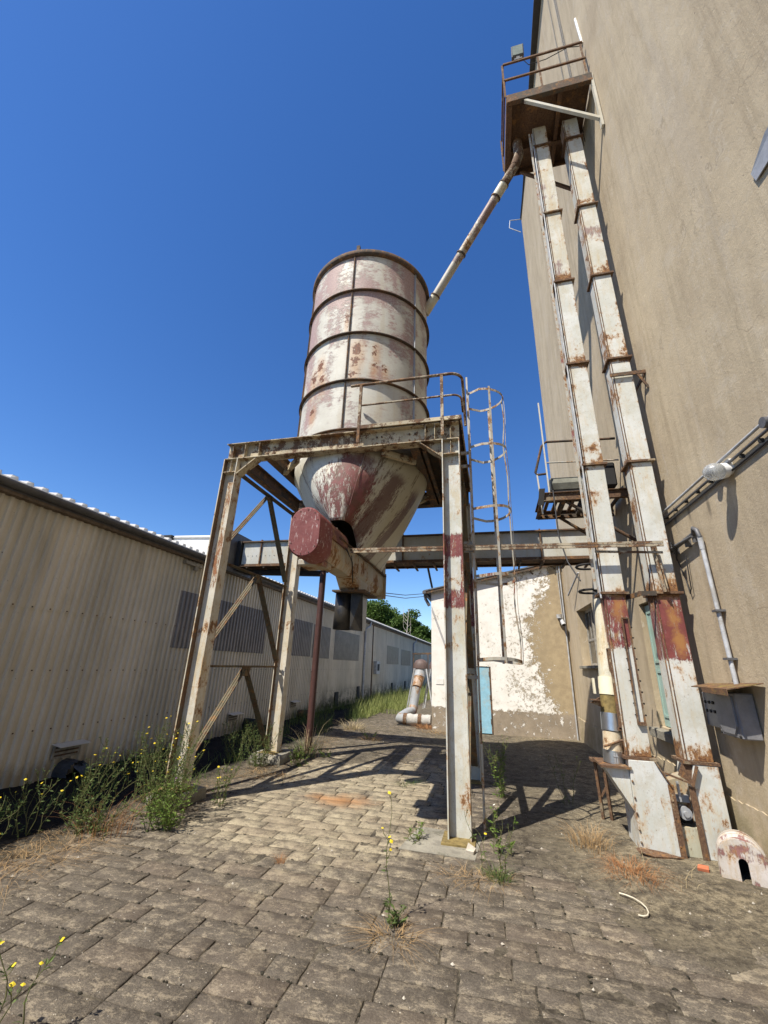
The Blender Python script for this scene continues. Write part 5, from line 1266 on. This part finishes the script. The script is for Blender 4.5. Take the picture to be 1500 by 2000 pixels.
# ------------------------------------------------------------------ vegetation
def leafm(name, c0, c1):
    n = N(name); c = n.mix(n.step(n.noise(14, 3, .6), .35, .65), c0, c1); n.fin(c, .7, 0, .25)
    tr = n.t.nodes.new('ShaderNodeBsdfTranslucent'); n.L(c, tr.inputs[0]); mx = n.t.nodes.new('ShaderNodeMixShader'); mx.inputs[0].default_value = .3
    n.L(n.b.outputs[0], mx.inputs[1]); n.L(tr.outputs[0], mx.inputs[2]); n.L(mx.outputs[0], n.out.inputs[0]); return n.m
m_leaf = leafm('weed_leaf', (.07, .11, .03), (.14, .19, .06)); m_leafb = leafm('bright_leaf', (.10, .17, .03), (.2, .28, .06))
m_stem = leafm('weed_stem', (.14, .15, .06), (.2, .19, .08)); m_dry = leafm('dry_grass', (.36, .24, .12), (.50, .34, .17)); m_straw = leafm('straw', (.42, .34, .19), (.52, .42, .25))
m_rustgrass = leafm('orange_dry_stalk', (.38, .17, .07), (.46, .26, .12))
m_yel = leafm('yellow_petal', (.85, .62, .03), (.9, .7, .06)); m_pur = leafm('purple_petal', (.25, .06, .32), (.3, .1, .4)); m_whitef = leafm('white_petal', (.75, .75, .66), (.8, .8, .7))
m_grass = leafm('meadow_grass', (.17, .22, .06), (.34, .36, .13))

def leafq(mb, p, d, L_, W_, rg):
    d = Vector(d).normalized(); s = d.cross(Vector((rg.uniform(-1, 1), rg.uniform(-1, 1), 1))); s.normalize(); up = s.cross(d)
    p = Vector(p); m1 = p + d * L_ * .45 + up * L_ * .08
    mb.add([p, m1 + s * W_ / 2, p + d * L_ - up * L_ * .05, m1 - s * W_ / 2], [(0, 1, 2, 3)])
def ribbon(mb, pts, w0, rg):
    a = rg.uniform(0, 6.28); s = Vector((math.cos(a), math.sin(a), 0)); vs = []; n_ = len(pts)
    for i, p in enumerate(pts):
        w_ = w0 * (1 - .85 * i / (n_ - 1)); vs += [Vector(p) - s * w_ / 2, Vector(p) + s * w_ / 2]
    mb.add(vs, [(2 * i, 2 * i + 1, 2 * i + 3, 2 * i + 2) for i in range(n_ - 1)])
def weed(x, y, h, ns, spread, lab, flowers='yellow', seed=1, leafy=1.0, lm=None, lean=(0, 0), name='flowering_weed', fl_n=3, stem_r=.004, leaf_len=.05, low=0.0, fp=.15):
    rg = random.Random(seed); o = empty(name, (x, y, 0), lab, 'weed', None)
    st, lf, fw = MB(), MB(), MB()
    for k in range(ns):
        a = rg.uniform(0, 6.28); rr = rg.uniform(0, .35) * spread
        base = Vector((x + rr * math.cos(a), y + rr * math.sin(a), max(0, dirt_h(x, y)) - .01)); hh = h * rg.uniform(.5, 1.0)
        dx, dy = math.cos(a) * spread * rg.uniform(.1, .6) + lean[0] * hh, math.sin(a) * spread * rg.uniform(.1, .6) + lean[1] * hh
        def P(t): return base + Vector((dx * t ** 1.5 + .015 * math.sin(t * 9 + k), dy * t ** 1.5 + .015 * math.cos(t * 7 + k), hh * t))
        pts = [P(t / 7) for t in range(8)]; st.path(pts, stem_r, 4, r2=stem_r * .4, caps=False)
        nl = int(hh / .03 * leafy)
        for q in range(nl):
            t = (rg.random() ** (1.0 + low)) * .95; a2 = rg.uniform(0, 6.28); leafq(lf, P(t), (math.cos(a2), math.sin(a2), rg.uniform(-.3, .8)), leaf_len * rg.uniform(.5, 1.3) * (1.3 - t * .7), leaf_len * rg.uniform(.2, .38), rg)
        for q in range(fl_n + int(hh * 5)):   # side branches
            t = rg.uniform(.45, .98); a2 = rg.uniform(0, 6.28); L_ = rg.uniform(.05, .17) * h; p = P(t); e = p + Vector((math.cos(a2) * L_ * .6, math.sin(a2) * L_ * .6, L_))
            st.path([p, p.lerp(e, .5) + Vector((math.cos(a2) * .01, math.sin(a2) * .01, 0)), e], stem_r * .5, 4, caps=False)
            for w_ in range(2): leafq(lf, p.lerp(e, rg.random()), (math.cos(a2 + w_ * 2), math.sin(a2 + w_ * 2), .6), leaf_len * .6, leaf_len * .15, rg)
            if flowers and rg.random() < fp:
                r_ = rg.uniform(.009, .016); nn = Vector((rg.uniform(-.5, .5), rg.uniform(-.8, .2), 1)).normalized(); s1 = nn.cross(Vector((1, 0, 0))).normalized(); s2 = nn.cross(s1)
                fw.add([e + nn * .004] + [e + (s1 * math.cos(j * math.pi / 4) + s2 * math.sin(j * math.pi / 4)) * r_ * (1 if j % 2 else .8) for j in range(8)], [(0, 1 + j, 1 + (j + 1) % 8) for j in range(8)])
            else: lf.ball(e, .005, .005, .007, 5, 3)
    st.build('stems', m_stem, o); lf.build('leaves', lm or m_leaf, o)
    if fw.v: fw.build('flowers', {'yellow': m_yel, 'purple': m_pur, 'white': m_whitef}[flowers], o)['kind'] = 'stuff'
    return o
weed(-3.62, 4.62, .88, 34, .6, 'large bushy weed with many yellow flowers in front of the nearest left leg', seed=11, leafy=1.5)
weed(-3.3, 4.35, .5, 26, .45, 'dense low green weed at the foot of the nearest left leg', None, 12, 2.4, m_leafb)
weed(-4.05, 4.9, .75, 12, .4, 'thin weed with yellow flowers left of the nearest left leg', seed=13)
weed(-3.25, 5.1, .55, 9, .35, 'scattered yellow flowering weed right behind the nearest left leg', seed=14)
weed(-3.5, 4.75, .5, 4, .3, 'purple thistle beside the nearest left leg', 'purple', 15, .7)
weed(-4.05, 4.05, .75, 14, .5, 'tall leaning pale green weed in the dark strip, second from the left edge', seed=16, lean=(.3, .15), leafy=1.3)
weed(-3.75, 3.95, .35, 16, .5, 'low tangled weed at the paving edge near the left', None, 17, 1.6)
weed(-4.25, 3.7, .5, 9, .35, 'slender weed between the two left clumps', seed=18, leafy=.8)
weed(-3.95, 3.05, .42, 8, .5, 'weed with bright yellow flowers at the left picture edge', seed=19, fl_n=5, fp=.5)
weed(-4.3, 3.3, .45, 9, .5, 'shaded yellow flowering weed at the far left of the dark strip', seed=20)
weed(-2.14, 2.0, .42, 5, .25, 'weed with one yellow flower in the lower left corner of the yard', seed=21, leafy=1.2, leaf_len=.045, fl_n=1, fp=.55)
weed(-3.75, 6.9, .62, 18, .5, 'green weed clump between the two left legs', None, 22, 1.8)
weed(-4.3, 7.2, .65, 14, .5, 'dark weed clump in shade left of the far left leg', None, 23, 1.5)
weed(-3.2, 7.3, .35, 12, .3, 'small bright weed right of the far left footing', None, 24, 1.6, m_leafb)
weed(-.76, 3.42, .78, 1, .05, 'single tall thin weed with a yellow flower growing from a paving joint', seed=25, leafy=.6, leaf_len=.05, fl_n=2, fp=.6, stem_r=.0045)
weed(-.72, 3.42, .13, 8, .14, 'leafy tuft around the base of the single tall weed', None, 26, 1.8, m_leaf, leaf_len=.055)
weed(-.82, 4.85, .15, 7, .2, 'small green weed left of the front right base plate', None, 27, 1.4, m_leafb)
weed(-.06, 4.32, .50, 7, .3, 'wiry weed with a few yellow flowers right of the front right leg', seed=28, leafy=.6, fl_n=0)
weed(-.02, 4.85, .40, 5, .25, 'leafy pale green weed with a few white buds behind the wiry weed', 'white', 29, 1.3, m_leafb, leaf_len=.07, fl_n=0)
weed(.02, 6.7, .85, 8, .22, 'tall leafy green weed behind the ladder foot', None, 30, 2.2, m_leafb)
weed(.85, 6.6, .75, 3, .35, 'sparse tall weed standing in the shadow between ladder and trunks', None, 31, .6)
weed(-2.8, 10.3, .2, 8, .4, 'small weed tuft in the far yard', None, 33, 1.5, m_leafb)
weed(-3.0, 8.1, .16, 8, .3, 'tiny green weed beside the brown pole foot', None, 34, 1.5, m_leafb)

def tuft(x, y, h, n_, spread, mat, lab, seed, droop=.5, w_=.006, name='grass_tuft', dirx=0, diry=0):
    rg = random.Random(seed); mb = MB()
    for k in range(n_):
        a = rg.uniform(0, 6.28); r_ = rg.random() ** .7 * spread * .5; bx = x + r_ * math.cos(a) + dirx * rg.uniform(-1, 1); by = y + r_ * math.sin(a) + diry * rg.uniform(-1, 1)
        hh = h * rg.uniform(.4, 1); ln = rg.uniform(.2, 1) * spread; a += rg.uniform(-.8, .8)
        pts = [(bx + math.cos(a) * ln * t ** 2, by + math.sin(a) * ln * t ** 2, max(.0, hh * (t - droop * t ** 3)) + max(0, dirt_h(bx, by)) - .005) for t in (0, .25, .5, .75, 1)]
        ribbon(mb, pts, w_, rg)
    return tag(mb.build(name, mat), lab, 'grass')
tuft(-3.35, 8.1, .75, 60, .45, m_straw, 'tall straw coloured grass tuft at the foot of the brown pole', 41, .25, .008)
tuft(-3.4, 7.9, .45, 90, .45, m_leaf, 'green grass tuft under the straw grass by the brown pole', 42, .3, .009)
tuft(1.05, 4.75, .16, 260, .32, m_rustgrass, 'matted orange dry grass before the elevator foot', 43, .8, .005, dirx=.08, diry=.14)
tuft(.82, 5.25, .32, 170, .35, m_dry, 'upright dry grass clump behind the orange dry mat', 44, .5, .005, dirx=.05, diry=.12)
tuft(1.3, 4.75, .28, 18, .45, m_straw, 'few thin straw stalks right of the orange dry mat', 45, .3, .004)
tuft(-1.84, 4.0, .10, 60, .08, m_rustgrass, 'tiny brown grass tuft in the middle of the paving', 46, .3, .004)
tuft(-.7, 3.3, .10, 130, .3, m_dry, 'dry yellow grass around the single tall weed', 47, .7, .005)
tuft(-3.75, 3.45, .10, 320, .5, m_dry, 'flattened dry grass along the paving edge at left', 48, .85, .005, dirx=.15, diry=.5)
tuft(-3.7, 4.0, .5, 60, .5, m_rustgrass, 'reddish dry stalks among the left weeds', 49, .3, .005)
tuft(-.25, 4.25, .08, 150, .3, m_dry, 'dry grass strands between the base plate and the wiry weed', 50, .8, .005, dirx=.25)
tuft(-.05, 4.3, .16, 120, .2, m_leaf, 'green grass at the base of the wiry weed', 51, .5, .005)
tuft(-3.3, 6.5, .12, 180, .4, m_dry, 'dry grass in front of the far left footing', 52, .6, .005, dirx=.3, diry=.1)
tuft(-2.75, 10.2, .2, 90, .5, m_dry, 'dry grass tuft in the far yard', 53, .5, .008)
tuft(-3.6, 11.5, .35, 120, .6, m_straw, 'pale grass tuft at the far edge of the yard', 54, .4, .01)
tuft(-1.3, 6.8, .15, 60, .3, m_leaf, 'thin dark grass tuft beside the front right leg shadow', 55, .6, .005)
tuft(-1.9, 12.6, .25, 160, .5, m_rustgrass, 'orange dry grass beside the white building corner', 56, .5, .01)
tuft(-1.4, 11.9, .15, 160, .5, m_dry, 'low dry grass at the foot of the white building', 57, .5, .008, dirx=.4)
# uncountable ground cover: far meadow grass, verge weeds, dry litter
rg = random.Random(77); mb = MB()
for k in range(9000):
    y_ = rg.uniform(13.7, 27); x_ = -3.25 - rg.random() * 1.75
    if x_ < -4.9 or noise.noise(Vector((x_ * 1.6, y_ * .7, 7))) < -.12: continue
    if x_ > -3.9 and y_ < 15.5: continue
    h_ = rg.uniform(.2, .85) * (.75 + .6 * noise.noise(Vector((x_ * 2, y_ * 1.1, 1)))) * (1 - .3 * rg.random()) * min(1, (y_ - 12.8) / 1.5) * (1.0 if x_ < -3.3 else .5); a = rg.uniform(0, 6.28)
    ribbon(mb, [(x_, y_, -.02), (x_ + .05 * math.cos(a), y_ + .05 * math.sin(a), h_ * .6), (x_ + .16 * math.cos(a), y_ + .16 * math.sin(a), h_)], .016, rg)
tag(mb.build('meadow_grass', m_grass), 'band of bright green tall grass beyond the frame beside the shed', 'grass', kind='stuff')
mb = MB()
for k in range(9000):
    y_ = 2.5 + rg.random() * 22; x_ = rg.uniform(-5.9, -3.95)
    if noise.noise(Vector((x_ * 1.3, y_ * .8, 3))) < .05 + (.12 if y_ < 6 else 0): continue
    h_ = rg.uniform(.04, .28) * (1.5 if y_ > 9 else .8); a = rg.uniform(0, 6.28)
    ribbon(mb, [(x_, y_, -.02), (x_ + .04 * math.cos(a), y_ + .04 * math.sin(a), h_ * .6), (x_ + .12 * math.cos(a), y_ + .12 * math.sin(a), h_)], .010, rg)
tag(mb.build('verge_grass', m_leaf), 'dark sparse grass and weeds in the shaded strip along the shed', 'grass', kind='stuff')
mb = MB()
for k in range(5000):
    t = rg.random(); y_ = 2.6 + t * 9; x_ = edge_x(y_) + rg.gauss(-.05, .16)
    a = rg.uniform(0, 6.28); L_ = rg.uniform(.02, .09); z_ = max(0, dirt_h(x_, y_)) + .004
    ribbon(mb, [(x_, y_, z_), (x_ + L_ * .5 * math.cos(a), y_ + L_ * .5 * math.sin(a), z_ + rg.uniform(0, .015)), (x_ + L_ * math.cos(a + .4), y_ + L_ * math.sin(a + .4), z_)], .003, rg)
for k in range(2500):
    y_ = rg.uniform(8, 13); x_ = rg.uniform(-3.4, 1.8); a = rg.uniform(0, 6.28); L_ = rg.uniform(.02, .08); z_ = max(0, dirt_h(x_, y_)) + .004
    ribbon(mb, [(x_, y_, z_), (x_ + L_ * .5 * math.cos(a), y_ + L_ * .5 * math.sin(a), z_ + .01), (x_ + L_ * math.cos(a + .4), y_ + L_ * math.sin(a + .4), z_)], .004, rg)
tag(mb.build('dry_litter', m_dry), 'dry stalk litter strewn along the paving edge and far yard', 'litter', kind='stuff')

# trees beyond the shed
m_tleaf = leafm('tree_leaf', (.055, .10, .02), (.12, .185, .04)); m_bark = plain('tree_bark', (.10, .08, .06), .9)
def tree(x, y, h, cr, lab, seed, nl=9000, dead=False):
    rg = random.Random(seed); o = empty('broadleaf_tree', (x, y, 0), lab, 'tree')
    tr = MB(); tr.path([(x, y, -.1), (x + .1, y, h * .35), (x - .1, y, h * .6)], .35, 8, r2=.18)
    blobs = []
    for k in range(34):
        a = rg.uniform(0, 6.28); el_ = rg.uniform(-.6, 1.3); r_ = cr * rg.uniform(.3, .80)
        c = Vector((x + r_ * math.cos(a) * math.cos(el_), y + r_ * math.sin(a) * math.cos(el_), h * .66 + r_ * math.sin(el_) * (h * .34 / cr)))
        blobs.append((c, cr * rg.uniform(.22, .40))); tr.path([(x, y, h * rg.uniform(.25, .5)), Vector((x, y, h * .5)).lerp(c, .6), c], .09, 5, r2=.02)
    tr.build('trunk', m_bark, o)
    cm = MB()
    for k in range(nl):
        c, r_ = blobs[int(rg.random() * len(blobs))]
        d = Vector((rg.gauss(0, 1), rg.gauss(0, 1), rg.gauss(0, 1))).normalized() * r_ * rg.random() ** .35
        d.z *= .75; p = c + d
        leafq(cm, p, (rg.uniform(-1, 1), rg.uniform(-1, 1), rg.uniform(-.7, .5)), rg.uniform(.22, .4), rg.uniform(.15, .28), rg)
    cm.build('crown', m_tleaf, o); return o
tree(-14.4, 54, 10.0, 4.0, 'broad rounded green tree beyond the shed roof, largest of the group', 61, 20000)
tree(-9.9, 52, 8.4, 2.1, 'slim green tree right of the largest tree, behind the bare trunk', 62, 9000)
tree(-8.0, 50, 6.3, 1.8, 'low green tree beside the slim one, nearest the white building', 64, 7000)
tree(-6.2, 48, 4.6, 1.6, 'lowest green tree half hidden by the white building corner', 65, 5000)
rg = random.Random(5); mb = MB(); b0 = Vector((-8.7, 44, 0)); mb.path([b0, b0 + Vector((.1, 0, 4)), b0 + Vector((.3, 0, 7.2))], .06, 6, r2=.025)
for k in range(7):
    z_ = 4.2 + k * .35; p = b0 + Vector((.12, 0, z_)); a = rg.choice((-1, 1)); mb.path([p, p + Vector((a * .35, .1, .4)), p + Vector((a * .42, .1, 1.2))], .02, 5, r2=.008)
tag(mb.build('bare_tree', plain('bleached_wood', (.5, .45, .36), .8)), 'leafless pale dead tree standing in front of the green trees', 'tree')
